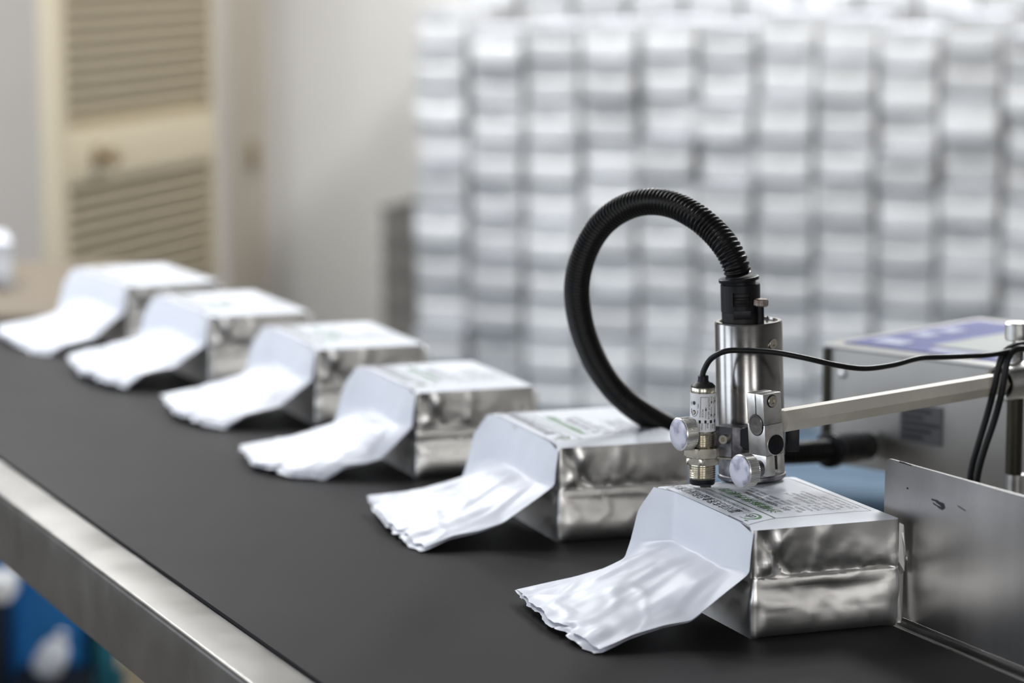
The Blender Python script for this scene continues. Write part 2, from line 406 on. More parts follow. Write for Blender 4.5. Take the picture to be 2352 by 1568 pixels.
scuff([(2083, 1121), (2086, 1121)], (0.0007,))

# ------------------------------------------------------------------ foil bags
def rrect(Wd, L, r, nx, ny, nc=4):
    """rounded rectangle, anticlockwise from the near left corner: list of (x, y, nx, ny, side, t)"""
    out = []
    def corner(cx, cy, a0):
        for k in range(nc):
            a = a0 + math.pi/2*(k+0.5)/nc; out.append((cx+r*math.cos(a), cy+r*math.sin(a), math.cos(a), math.sin(a), 'c', 0))
    for k in range(nx+1): t = k/nx; out.append((r+(Wd-2*r)*t, 0, 0, -1, 'front', t))
    corner(Wd-r, r, -math.pi/2)
    for k in range(ny+1): t = k/ny; out.append((Wd, r+(L-2*r)*t, 1, 0, 'right', t))
    corner(Wd-r, L-r, 0)
    for k in range(nx+1): t = k/nx; out.append((Wd-r-(Wd-2*r)*t, L, 0, 1, 'back', t))
    corner(r, L-r, math.pi/2)
    for k in range(ny+1): t = k/ny; out.append((0, L-r-(L-2*r)*t, -1, 0, 'left', t))
    corner(r, r, math.pi)
    return out
GUSSET = [(1.0, 0.0000), (0.965, 0.0001), (0.90, 0.0003), (0.80, 0.0008), (0.70, 0.0014), (0.62, 0.0020), (0.575, 0.0031), (0.562, 0.0030),
          (0.552, 0.0017), (0.545, 0.0006), (0.53, 0.0002), (0.49, 0.0000), (0.462, 0.0001), (0.452, 0.0002), (0.40, 0.0000), (0.30, -0.0015), (0.18, -0.0023),
          (0.08, -0.0016), (0.035, 0.0002), (0.01, 0.0023), (0.0, 0.0052)]
def bag_top(a, b, Wd, L, H):
    x = min(1, abs(2*a/Wd-1)); y = min(1, abs(2*b/L-1))
    return H + 0.0022*(1-x**6)*(1-y**6)
def bag_body(seed, Wd, L, H, fine=True):
    nx, ny = (46, 34) if fine else (10, 6)
    base = rrect(Wd, L, 0.0035, nx, ny, 4 if fine else 2)
    prof = GUSSET if fine else [GUSSET[i] for i in (0, 2, 4, 6, 9, 11, 15, 17, 20)]
    if fine:
        dense = []
        for (f0, d0), (f1, d1) in zip(prof, prof[1:]):
            m = max(1, int((f0-f1)/0.035))
            for k in range(m): dense.append((f0+(f1-f0)*k/m, d0+(d1-d0)*k/m))
        dense.append(prof[-1]); prof = dense
    off = Vector((seed*7.31, seed*3.17, seed*1.7)); vs_ = []; n = len(base)
    for f, d in prof:
        z = f*H
        for x, y, ax, ay, side, t in base:
            if side == 'front' or side == 'back':
                e = min(1.0, min(t, 1-t)/0.05); dd = d*(0.25+0.75*e) if d > 0 else d*e
            elif side == 'left': dd = 0.004*math.sin(math.pi*min(1, f*1.1))*min(1, min(t, 1-t)/0.1) + (0.0035 if f > 0.42 else 0)*min(1, min(t, 1-t)/0.06)
            elif side == 'right': dd = 0.0015*math.sin(math.pi*f)
            else: dd = 0.25*max(0, d)
            p = Vector((x, y, z)); w = 0.0
            amp = math.sin(math.pi*min(1, max(0, f)))
            w += 0.0036*amp*noise.noise(p*17+off) + 0.0005*amp*noise.noise(p*70+off)
            rd = abs(noise.noise(Vector((p.x*38, p.y*38, p.z*60))+off*1.3))
            w += 0.0010*amp*max(0, 0.22-rd)/0.22
            if fine and side == 'front' and f > 0.55:
                # the pinched folds that run down from the near top corner, and the broad dents along the top edge
                c1 = abs((t-0.02) - (1-f)*0.42 + 0.0) ; w -= 0.0042*math.exp(-(c1/0.035)**2)*min(1, (1-f)/0.08)
                c2 = abs((t-0.20) + (1-f)*0.35); w += 0.0030*math.exp(-(c2/0.05)**2)*min(1, (1-f)/0.06)
                c3 = abs((t-0.47) + (1-f)*0.10); w += 0.0018*math.exp(-(c3/0.05)**2)*min(1, (1-f)/0.06)
                if f < 0.64: w += 0.0016*math.sin(t*60+seed)*math.sin(t*23+seed*2)*(1-abs(f-0.59)/0.05 if abs(f-0.59) < 0.05 else 0)
            w *= 1-0.75*math.exp(-((f-0.51)/0.07)**2)
            q = p + Vector((ax, ay, 0))*(w - dd)
            vs_.append(q)
    fs = []
    for i in range(len(prof)-1):
        for k in range(n):
            k2 = (k+1) % n; fs.append((i*n+k, (i+1)*n+k, (i+1)*n+k2, i*n+k2))
    fs.append(tuple((len(prof)-1)*n+k for k in reversed(range(n))))
    body = MB().add(vs_, fs)
    # white top film: shrinking loops that continue the upper rim
    rim = vs_[:n]; c = Vector((Wd/2, L/2, 0)); tv = []; tf = []; scales = [1.0, 0.99, 0.98, 0.965, 0.95, 0.93, 0.91, 0.88, 0.85, 0.8, 0.75, 0.7, 0.6, 0.5, 0.35, 0.2] if fine else [1.0, 0.96, 0.7]
    for si, s in enumerate(scales):
        for p in rim:
            x = c.x+(p.x-c.x)*s; y = c.y+(p.y-c.y)*s
            z = bag_top(x, y, Wd, L, H) if si else H
            tv.append(Vector((x, y, z)))
    for i in range(len(scales)-1):
        for k in range(n):
            k2 = (k+1) % n; tf.append((i*n+k, i*n+k2, (i+1)*n+k2, (i+1)*n+k))
    tf.append(tuple((len(scales)-1)*n+k for k in range(n)))
    return body, MB().add(tv, tf)

FLAP = [  # rows from the top edge to the tip; columns from the near edge to the far edge: (a, b, z)
 [(.000, .000, .0758), (.0030, .0275, .0788), (.0036, .083, .0792), (.0036, .135, .0792), (-.003, .160, .0790)],
 [(-.0030, -.0025, .0625), (-.003, .027, .0630), (-.001, .083, .0630), (.000, .130, .0630), (-.015, .161, .0620)],
 [(-.0045, -.0035, .0490), (-.008, .028, .0460), (-.004, .080, .0455), (-.002, .126, .0450), (-.021, .160, .0400)],
 [(-.027, -.001, .0330), (-.030, .027, .0385), (-.028, .080, .0400), (-.027, .126, .0360), (-.026, .160, .0245)],
 [(-.046, .000, .0195), (-.050, .027, .0285), (-.050, .080, .0320), (-.050, .126, .0280), (-.044, .160, .0190)],
 [(-.066, .000, .0167), (-.070, .027, .0210), (-.072, .080, .0245), (-.070, .126, .0220), (-.062, .160, .0155)],
 [(-.090, .000, .0135), (-.092, .027, .0155), (-.095, .080, .0165), (-.090, .126, .0150), (-.086, .160, .0127)],
 [(-.113, .000, .0045), (-.117, .027, .0065), (-.120, .080, .0085), (-.115, .126, .0090), (-.111, .160, .0097)]]
def make_flap(seed, L, H, near_pull=0.0, lift=0.0, stretch=1.0, curl=0.0):
    rnd = random.Random(seed); off = Vector((seed*5.1, seed*2.3, seed*0.7))
    sub_r, sub_c = 9, 14
    ctl = []
    for r, row in enumerate(FLAP):
        rr = []
        for c, (a, b, z) in enumerate(row):
            t = r/(len(FLAP)-1); s = c/4
            k = max(0, (r-2)/5)
            a2 = a*(1+(stretch-1)*k) + near_pull*k*max(0, 1-s*2.2)
            b2 = b*L/0.162 + near_pull*0.35*k*max(0, 1-s*2)
            z2 = z*H/0.0785 + (lift*math.sin(math.pi*min(1, k*0.8))*0.5 + curl*k*k*(s-0.25)*0.8)
            z2 += 0.002*noise.noise(Vector((a*40, b*40, 0))+off) if r > 2 else 0
            rr.append(Vector((a2, b2, max(0.002, z2))))
        ctl.append(rr)
    R = (len(ctl)-1)*sub_r+1; C = 4*sub_c+1
    def lin(r, c):
        i = min(len(ctl)-2, r//sub_r); fr = (r-i*sub_r)/sub_r; j = min(3, c//sub_c); fc = (c-j*sub_c)/sub_c
        return ctl[i][j].lerp(ctl[i][j+1], fc).lerp(ctl[i+1][j].lerp(ctl[i+1][j+1], fc), fr)
    g = [[lin(r, c) for c in range(C)] for r in range(R)]
    for it in range(2):
        h = [[p.copy() for p in row] for row in g]
        for r in range(1, R-1):
            for c in range(C):
                if c in (0, C-1): h[r][c] = g[r][c]*0.5+(g[r-1][c]+g[r+1][c])*0.25
                else: h[r][c] = g[r][c]*0.4+(g[r-1][c]+g[r+1][c]+g[r][c-1]+g[r][c+1])*0.15
        g = h
    for r in range(R):
        t = r/(R-1); k = max(0, min(1, (t-0.28)/0.15))
        for c in range(C):
            s = c/(C-1); p = g[r][c]
            edge = min(1, min(s, 1-s)/0.06)
            # long folds running out to the tip, crumples near the tip
            q = Vector((p.x*16, p.y*55, 0))+off
            wv = 0.0019*noise.noise(q) + 0.0014*(abs(noise.noise(Vector((p.x*9+p.y*25, p.y*70-p.x*22, 3))+off))-0.2)
            cr = noise.noise(Vector((p.x*90, p.y*70, 7))+off)*0.0011*max(0, (t-0.6)/0.4)
            cr += 0.0016*max(0, 0.12-abs(noise.noise(Vector((p.x*34, p.y*26, 9))+off)))/0.12*max(0, (t-0.45)/0.5)
            p.z += k*(wv*(0.5+0.5*edge)+cr*edge)
            for (xa, ya, xb, yb, hgt) in ((-.004, .128, -.090, .108, .0016), (-.022, .066, -.078, .046, .0013), (-.008, .029, -.055, .016, .0012), (-.030, .095, -.070, .075, -.0012)):
                dx_, dy_ = xb-xa, yb-ya; tt = max(0, min(1, ((p.x-xa)*dx_+(p.y-ya)*dy_)/(dx_*dx_+dy_*dy_)))
                dd_ = math.hypot(p.x-xa-tt*dx_, p.y-ya-tt*dy_); p.z += k*hgt*max(0, 1-dd_/0.007)*min(1, 4*(1-tt))
            if t < 0.28 and t > 0.02: p.x += 0.0012*noise.noise(Vector((p.y*45, p.z*30, 1))+off)*edge
    for c in range(C):          # torn tip
        s = c/(C-1); j = 0.0018*noise.noise(Vector((s*14, 0, 0))+off) + 0.0012*noise.noise(Vector((s*50, 1, 0))+off)
        if abs(s-0.34) < 0.018: j += 0.004
        g[R-1][c].x += j; g[R-2][c].x += j*0.6
    vs_ = [p for row in g for p in row]; fs = []
    for r in range(R-1):
        for c in range(C-1): fs.append((r*C+c, (r+1)*C+c, (r+1)*C+c+1, r*C+c+1))
    up = MB().add(vs_, fs)
    # lower sheet of the flattened neck, from mid height of the bag end
    r0 = 2*sub_r; lv = []; lf = []; RR = R-r0
    for r in range(r0, R):
        t = (r-r0)/(R-1-r0)
        for c in range(C):
            s = c/(C-1); p = g[r][c].copy(); e = math.sin(math.pi*min(1, max(0, s)))
            gap = 0.0005+0.0075*e*(1-0.6*t)
            if s < 0.35: gap += 0.004*t*t*(0.35-s)/0.35
            p.z = max(0.0008+0.0004*t, p.z-gap); p.x -= 0.004*t*t*(1 if s < 0.4 else 0.4)+0.0012*noise.noise(Vector((s*20, 5, 0))+off)*t*t
            lv.append(p)
    for r in range(RR-1):
        for c in range(C-1): lf.append((r*C+c, r*C+c+1, (r+1)*C+c+1, (r+1)*C+c))
    return up, MB().add(lv, lf)

def print_parts(Wd, L, H):
    """flat print of the top face: returns list of (name, mesh builder, material)"""
    out = []
    top = lambda a, b: bag_top(a, b, Wd, L, H)+0.00016
    def strip(pts, w):
        mb = MB(); q = []
        for (a0, b0), (a1, b1) in zip(pts, pts[1:]):
            n = max(1, int(math.hypot(a1-a0, b1-b0)/0.006))
            for k in range(n): q.append((a0+(a1-a0)*k/n, b0+(b1-b0)*k/n))
        q.append(pts[-1]); vs_ = []
        for i, (a, b) in enumerate(q):
            p0 = q[max(0, i-1)]; p1 = q[min(len(q)-1, i+1)]; d = Vector((p1[0]-p0[0], p1[1]-p0[1])).normalized(); nx_, ny_ = -d.y*w/2, d.x*w/2
            vs_ += [(a-nx_, b-ny_, top(a, b)), (a+nx_, b+ny_, top(a, b))]
        return mb.add(vs_, [(2*i+1, 2*i, 2*i+2, 2*i+3) for i in range(len(q)-1)])
    def text(s, a, b, size, mb=None, sx=1.0, slant=0.0, bold=0.0):      # reads away along b; its foot points to +a
        v, f = text_geo(s, size, bold); mb = mb or MB(); vs_ = []
        for p in v:
            bb = b + p.x*sx + slant*p.y; aa = a - p.y; vs_.append((aa, bb, top(aa, bb)))
        return mb.add(vs_, f)
    la, lb, ra, rb = 0.0035, 0.017, 0.1040, L-0.010
    out.append(('label_border', strip([(la, lb-0.001), (la, rb), (ra, rb), (ra, lb+0.009), (0.028, lb+0.007), (la, lb-0.001)], 0.0006), M['ink_grey']))
    out.append(('label_edge_line', strip([(la+0.0004, lb+0.008), (la+0.0004, lb+0.032)], 0.0011), M['ink_purple']))
    out.append(('green_line', strip([(0.0282, lb+0.0075), (0.0282, rb)], 0.0011), M['ink_green_dark']))
    out.append(('company_name', text('嘉兴市东圣食品科技有限公司', 0.0170, 0.0525, 0.0106, sx=0.86, bold=0.006), M['ink_black']))
    out.append(('company_name_latin', text('JIAXING DONGSHENG FOOD SCIENCE TECHNOLOGY CO.,LTD', 0.0232, 0.050, 0.0050, sx=0.92), M['ink_grey']))
    out.append(('product_name', text('沙嗲酥拌炸裹粉', 0.0420, 0.040, 0.0105, sx=1.28, bold=0.004), M['ink_green']))
    # round logo: a tapering ring, the letters ds and a little star
    mb = MB(); vs_ = []; ca, cb = 0.0155, 0.0375; K = 44
    for k in range(K+1):
        th = math.radians(-150 + 300*k/K); w = 0.0004+0.0020*math.sin(math.pi*k/K)**1.5
        for rr in (1.0, 1.0-w/0.0085):
            bb = cb+0.0108*rr*math.cos(th+math.pi/2+0.9); aa = ca+0.0072*rr*math.sin(th+math.pi/2+0.9); vs_.append((aa, bb, top(aa, bb)))
    mb.add(vs_, [(2*i, 2*i+1, 2*i+3, 2*i+2) for i in range(K)]); mb.add(vs_, [(2*i+2, 2*i+3, 2*i+1, 2*i) for i in range(K)])
    out.append(('logo_ring', mb, M['ink_green']))
    out.append(('logo_letters', text('ds', 0.0186, 0.0315, 0.0112, sx=1.05, slant=0.12, bold=0.008), M['ink_logo']))
    st = []
    for k in range(8):
        rr = 0.0024 if k % 2 == 0 else 0.0005; st.append((0.0075+rr*math.cos(k*math.pi/4), 0.0275+rr*1.3*math.sin(k*math.pi/4)))
    out.append(('logo_star', MB().add([(a, b, top(a, b)) for a, b in st], [tuple(range(8)), tuple(reversed(range(8)))]), M['ink_green']))
    rows = ['品名：产品名称 沙嗲裹粉调味料', '配料：小麦粉、玉米淀粉、食用盐、白砂糖、香辛料', '碳酸氢钠、食用葡萄糖、谷氨酸钠、焦磷酸二氢二钠', '产品标准号：Q/JDS 0003S', '净含量：1kg',
            '生产日期：见封口处 保质期：12个月', '贮存条件：阴凉干燥处，避免阳光直射', '生产许可证编号：SC10333040200386', '制造商：嘉兴市东圣食品科技有限公司', '地 址：嘉兴市南湖区大桥镇', '电 话：0573-83636688']
    fine = MB(); bold = MB()
    for i, s in enumerate(rows):
        if i == 0: text(s, 0.0500, 0.044, 0.0050, bold, sx=1.0, bold=0.012)
        else: text(s, 0.0500+0.0050*i, 0.035+0.004*(i % 3 == 2), 0.0038, fine, sx=1.0)
    out.append(('bold_print', bold, M['ink_black'])); out.append(('fine_print', fine, M['ink_grey']))
    return out

ORD = ['first', 'second', 'third', 'fourth', 'fifth', 'sixth', 'seventh', 'eighth', 'ninth', 'tenth', 'eleventh', 'twelfth']
def end_fold(Wd, L, H, seed):
    """folded bottom of the bag: two triangular tucks and a seam strip standing off its right end"""
    mb = MB(); t = 0.0006
    def sheet(pts):
        n = len(pts); mb.add([Vector(p) for p in pts]+[Vector(p)+Vector((t, t*0.3, 0)) for p in pts],
            [tuple(range(n)), tuple(reversed(range(n, 2*n)))]+[(i, i+n, (i+1) % n+n, (i+1) % n) for i in range(n)])
    sheet([(Wd+.0005, .002, .96*H), (Wd+.0032, .001, .94*H), (Wd+.0048, .000, .66*H), (Wd+.0052, .002, .50*H), (Wd+.0035, .004, .47*H), (Wd+.001, .003, .60*H)])
    sheet([(Wd+.001, .004, .50*H), (Wd+.0058, .006, .67*H), (Wd+.0064, .006, .66*H), (Wd+.0052, .004, .10*H), (Wd+.0035, .003, .015*H), (Wd+.001, .003, .02*H)])
    sheet([(Wd+.0015, .01, .60*H), (Wd+.004, .01, .58*H), (Wd+.004, L-.02, .58*H), (Wd+.0015, L-.02, .60*H)])
    return mb
FILM_PARTS = {}
def make_bag(v0, u0, delta, label, seed, L=0.168, Wd=0.113, H=0.0765, near_pull=0, lift=0, stretch=1.0, curl=0.0):
    t = thing('foil_bag', label, 'bag', VU(v0, u0, 0.0), BELT_ANG+math.radians(delta), 'filled foil bags on the conveyor')
    body, top = bag_body(seed, Wd, L, H)
    body.build('body', M['foil'], t, angle=40)
    film = top.build('top_film', M['film'], t, angle=40)
    for nm, mb, m in print_parts(Wd, L, H):
        o = mb.build(nm, m, film, smooth=False)
    up, low = make_flap(seed, L, H, near_pull, lift, stretch, curl)
    f = up.build('neck_flap', M['film'], t, angle=50); f['label'] = 'glossy white open end of the bag'
    low.build('neck_flap_underside', M['film'], t, angle=50)
    end_fold(Wd, L, H, seed).build('end_fold', M['foil'], t, smooth=False)
    return t
BAGS = [(0.9142, 1.6716, -3.0, 'silver and white foil bag under the print head, nearest and sharpest of the row', 11, dict(L=0.166)),
        (0.9225, 2.0100, -5.0, 'foil bag in front of the hose loop, second nearest in the row on the belt', 23, dict(L=0.172, stretch=0.98, curl=0.006)),
        (0.9200, 2.3090, -3.0, 'foil bag with a pointed curling flap, third nearest in the row on the belt', 31, dict(L=0.166, near_pull=0.040, stretch=1.05)),
        (0.9280, 2.5950, -3.0, 'foil bag with a wide drooping flap, fourth nearest in the row on the belt', 47, dict(L=0.178, near_pull=0.026, lift=0.008)),
        (0.9060, 2.8700, -1.0, 'blurred foil bag, fifth nearest in the row and second from the far end', 58, dict(L=0.20, near_pull=0.02, stretch=0.95, lift=0.014)),
        (0.9000, 3.1620, 2.0, 'most blurred foil bag at the far belt end in front of the louvred door', 65, dict(L=0.20, near_pull=0.016, stretch=0.92))]
for v0, u0, dl, lab, seed, kw in BAGS: make_bag(v0, u0, dl, lab, seed, **kw)

# added table, dark like the wall darkening downwards there, and the bag that waits on it at the picture edge
ft = thing('feed_table', 'low beige table beyond the far end of the belt', 'table', (-0.98, 4.25, FLOOR_Z))
TZ = 0.712
MB().box((-0.42, -0.32, TZ-0.03), (0.36, 0.34, TZ), bev=0.004).build('table_top', M['table'], ft)
MB().box((-0.20, -0.08, 0.012), (-0.08, 0.08, TZ-0.0305), bev=0.004).build('pedestal', M['table'], ft)
MB().box((-0.34, -0.24, 0.001), (0.05, 0.24, 0.0115), bev=0.002).build('foot_plate', M['table'], ft)
q = W(18, 600, 4.22)
t = thing('foil_bag', 'white foil bag cut off by the left picture edge, beyond the belt', 'bag', (q.x-0.105, 4.20, FLOOR_Z+TZ+0.001), math.radians(14))
b_, tp_ = bag_body(77, 0.114, 0.168, 0.07, False); b_.build('body', M['film'], t, angle=60); tp_.build('top_film', M['film'], t, angle=60)

# ------------------------------------------------------------------ the pile of foil bags behind
VARI = []
for _k, sd in enumerate((101, 202, 303, 404, 505, 606, 707, 808)):
    b_, tp_ = bag_body(sd, 0.1085, 0.165, 0.0745, False)
    bo = b_.build('body', M['foil_far%d' % (_k % 4)], None, angle=40); to = tp_.build('top_film', M['film'], None, angle=40)
    VARI.append((bo.data, to.data)); bpy.data.objects.remove(bo); bpy.data.objects.remove(to)
SA = Vector(((948-1176)/6567*5.62, 5.62, 0)); SB = Vector(((2352-1176)/6567*5.18, 5.18, 0))
sdir = (SB-SA).normalized(); SANG = math.atan2(sdir.y, sdir.x); sperp = Vector((-sdir.y, sdir.x, 0))
rnd = random.Random(5)
NROW, ROWP, COLP, STACK_Z0 = 10, 0.0785, 0.1175, -0.452
def pile_bag(pos, ang, k, label, group, hh=0.0785):
    t = thing('foil_bag', label, 'bag', pos, ang, group); t.scale = (1, 1, (hh-0.0035)/0.0745)
    bm_, tm_ = VARI[k]
    for nm, me in (('body', bm_), ('top_film', tm_)):
        o = bpy.data.objects.new(nm, me); COL.objects.link(o); o.parent = t
for c in range(11):
    hs = [rnd.uniform(0.90, 1.10) for r in range(NROW)]; zc_ = STACK_Z0; f_ = (NROW*ROWP + rnd.uniform(-0.03, 0.01))/sum(hs)
    for r in range(NROW):
        jx, jy, ja = rnd.uniform(-0.002, 0.002), rnd.uniform(-0.014, 0.012), rnd.uniform(-1.6, 1.6)
        p = SA + sdir*(c*COLP+jx+0.004) + sperp*jy + Vector((0, 0, zc_))
        hh = hs[r]*f_; zc_ += hh
        row = 'top' if r == NROW-1 else ('bottom' if r == 0 else ORD[NROW-1-r])
        pile_bag(p, SANG+math.radians(ja), rnd.randrange(8), 'blurred silver bag in the pile, %s row%s, %s column from the left' % (row, '' if r in (0, NROW-1) else ' from the top', ORD[c]), 'foil bags piled behind the conveyor', hh)
for c in range(11):
    p = SA + sdir*(c*COLP+0.03) + sperp*0.20 + Vector((0, 0, STACK_Z0+NROW*ROWP))
    pile_bag(p, SANG+math.radians(rnd.uniform(-1, 1)), rnd.randrange(8), 'silver bag on the rear layer above the pile, %s from the left' % ORD[c], 'foil bags on the rear layer of the pile')
# rear rows that carry the raised layer: only their upper bags can be seen
for c in range(11):
    p = SA + sdir*(c*COLP+0.03) + sperp*0.20 + Vector((0, 0, STACK_Z0+(NROW-1)*ROWP))
    pile_bag(p, SANG, rnd.randrange(8), 'silver bag carrying the rear layer of the pile, %s from the left' % ORD[c], 'foil bags under the rear layer')
rb = MB().box((0.012, 0.185, STACK_Z0+0.001), (11*COLP+0.02, 0.40, STACK_Z0+(NROW-1)*ROWP-0.001)).build('carton', M['tan'])
rb.location = (SA.x, SA.y, 0); rb.rotation_euler = (0, 0, SANG); tag(rb, 'long tan carton standing behind the front bags of the pile', 'carton')
# low column of shaded bags, built as trays; dark colour stands for shade
for r in range(6):
    p = SA + sdir*(-0.082) + sperp*0.03 + Vector((0, 0, STACK_Z0+r*0.0655))
    t = thing('tray', 'dull grey brown tray left of the pile, %s from the top' % ORD[5-r], 'tray', p, SANG+math.radians(rnd.uniform(-0.5, 0.5)), 'stacked trays at the left of the pile')
    mb = MB(); h = 0.062
    mb.box((0, 0, 0), (0.075, 0.30, 0.006)); mb.box((0, 0, 0.0061), (0.004, 0.30, h)); mb.box((0.071, 0, 0.0061), (0.075, 0.30, h)); mb.box((0.0041, 0, 0.0061), (0.0709, 0.004, h)); mb.box((0.0041, 0.296, 0.0061), (0.0709, 0.30, h))
    mb.build('shell', M['tray'], t, smooth=False)
    MB().box((-0.004, -0.004, h-0.008), (0.079, -0.0005, h+0.002)).build('rim', M['tray'], t, smooth=False)
# blue pallets below
for i, (z0, lab) in enumerate(((STACK_Z0-0.1545, 'upper pale blue plastic pallet right under the pile of bags'), (STACK_Z0-0.308, 'lower pale blue plastic pallet standing on the floor'))):
    t = thing('pallet', lab, 'pallet', (SA.x, SA.y, z0), SANG, 'blue pallets under the pile')
    for k in range(10): MB().box((-0.14, -0.56+k*0.105, 0.125), (1.38, -0.465+k*0.105, 0.152), bev=0.004).build('deck_board', M['blue_pallet'], t)
    for k in range(3): MB().box((-0.14+k*0.70, -0.56, 0.025), (-0.02+k*0.70, 0.475, 0.1245), bev=0.004).build('block', M['blue_pallet'], t)
    for k in range(4): MB().box((-0.14, -0.56+k*0.315, 0.0), (1.38, -0.475+k*0.315, 0.0245), bev=0.004).build('runner', M['blue_pallet'], t)

# ------------------------------------------------------------------ things on the floor seen below the rail
def bin_(name, label, cat, x0, x1, y0, y1, ztop, m):
    t = thing(name, label, cat, ((x0+x1)/2, (y0+y1)/2, FLOOR_Z+0.001)); hx, hy = (x1-x0)/2, (y1-y0)/2; hz = ztop-FLOOR_Z; w = 0.006
    mb = MB(); mb.box((-hx, -hy, 0), (hx, hy, w)); mb.box((-hx, -hy, w), (-hx+w, hy, hz)); mb.box((hx-w, -hy, w), (hx, hy, hz)); mb.box((-hx+w, -hy, w), (hx-w, -hy+w, hz)); mb.box((-hx+w, hy-w, w), (hx-w, hy, hz))
    mb.build('shell', m, t, smooth=False)
    MB().box((-hx-0.01, -hy-0.012, hz-0.03), (hx+0.01, -hy-0.0005, hz), bev=0.003).build('rim', m, t)
    for k in range(3): x = -hx+(k+1)*2*hx/4; MB().box((x-0.006, -hy-0.008, 0.02), (x+0.006, -hy-0.0005, hz-0.035)).build('rib', m, t, smooth=False)
    return t
bin_('plastic_bin', 'blue plastic bin below the left rail', 'bin', -1.10, -0.70, 4.5, 4.85, -0.42, M['blue_bin'])
bin_('plastic_bin', 'teal plastic bin below the left rail, right of the blue one', 'bin', -0.68, -0.585, 4.5, 4.85, -0.46, M['teal_bin'])
bin_('carton', 'tan carton showing at the lower edge of the side rail', 'carton', W(285, 1540, 4.05).x, -0.38, 4.05, 4.3, -0.555, M['tan'])
c0 = W(95, 1500, 4.36); zk = W(95, 1552, 4.36).z
cr_ = thing('low_crate', 'low black crate under the small pale packet', 'crate', (c0.x, 4.38, FLOOR_Z+0.001)); hk = zk-FLOOR_Z-0.002  # made-up crate: carries the packet, its black stands for shading below
mb = MB(); mb.box((-0.045, -0.05, 0), (0.075, 0.05, 0.006)); mb.box((-0.045, -0.05, 0.006), (-0.04, 0.05, hk)); mb.box((0.07, -0.05, 0.006), (0.075, 0.05, hk)); mb.box((-0.04, -0.05, 0.006), (0.07, -0.045, hk)); mb.box((-0.04, 0.045, 0.006), (0.07, 0.05, hk)); mb.build('shell', M['blackp'], cr_, smooth=False)
MB().box((-0.0398, -0.0448, hk-0.012), (0.0698, 0.0448, hk-0.006)).build('cover', M['blackp'], cr_, smooth=False)
sk = thing('packet', 'small pale rounded packet in front of the blue bin', 'packet', (c0.x, 4.37, zk-0.0065))
mb = MB(); mb.lathe([(0.0, 0), (0.020, 0.001), (0.026, 0.014), (0.025, 0.034), (0.019, 0.052), (0.009, 0.064), (0.0, 0.066)], Matrix.Rotation(math.radians(24), 4, 'Y') @ Matrix.Translation((0, 0, 0.006)), 20)
mb.v = [(x*(1+0.15*noise.noise(Vector((x*40, y*40, z*40)))), y*0.8, z) for x, y, z in mb.v]; mb.build('packet_body', M['film'], sk)
MB().lathe([(0.005, 0.062), (0.009, 0.072), (0.008, 0.076), (0.0, 0.077)], Matrix.Rotation(math.radians(24), 4, 'Y') @ Matrix.Translation((0, 0, 0.006)), 12).build('tied_end', M['film'], sk)
c1 = W(8, 1335, 4.42)
pk = thing('lidded_box', 'dark box with pale grey lid at the left picture edge', 'box', (c1.x-0.045, 4.40, FLOOR_Z+0.001))
zl = c1.z+0.014-FLOOR_Z
MB().box((-0.06, -0.04, 0), (0.050, 0.04, zl-0.0355), bev=0.004).build('box_body', M['blackp'], pk)
MB().box((-0.065, -0.045, zl-0.035), (0.065, 0.045, zl), bev=0.006).build('lid', M['housing'], pk)

# ------------------------------------------------------------------ print head
PY = 2.075
pa = W(1641, 900, PY); pb = W(1796, 900, PY); PR = (pb.x-pa.x)/2; PX = (pa.x+pb.x)/2
zb_ = W(1718, 1112, PY-PR).z; zt_ = W(1718, 746, PY-PR).z; PH = zt_-zb_
LEAN = math.radians(-1.9)
ph = thing('print_head', 'brushed steel cylindrical print head hanging just above the nearest bag', 'print head', (PX+0.0035, PY, zb_), rot=(0, LEAN, 0))
MB().lathe([(PR-0.001, 0.018), (PR, 0.0188), (PR, PH-0.0012), (PR-0.0008, PH), (PR-0.0035, PH), (PR-0.004, PH-0.0015), (0, PH-0.0015)], None, 96).build('barrel', M['steel'], ph)
MB().lathe([(0.006, 0.0), (PR-0.0015, 0.0), (PR+0.0002, 0.0015), (PR+0.0002, 0.004), (PR-0.0005, 0.0045), (PR-0.0005, 0.0176)], None, 72).build('nozzle_cover', M['steel_dark'], ph)
k = PR/77.5           # metres per photo pixel here
gx = -17*k; G0 = PH-0.0014
# hose gland: lower skirt, hex-ish body with a window, clip flange
MB().lathe([(44*k, G0), (44*k, G0+26*k), (43*k, G0+27*k)], Matrix.Translation((gx, 0, 0)), 48).build('gland_skirt', M['dusty'], ph)
gb = MB(); r0 = 45.5*k; zA, zB, zC, zD = G0+27*k, G0+42*k, G0+73*k, G0+88*k
gb.lathe([(r0, zA), (r0, zB)], Matrix.Translation((gx, 0, 0)), 48); gb.lathe([(r0, zC), (r0, zD), (r0-1.5*k, zD+2*k)], Matrix.Translation((gx, 0, 0)), 48)
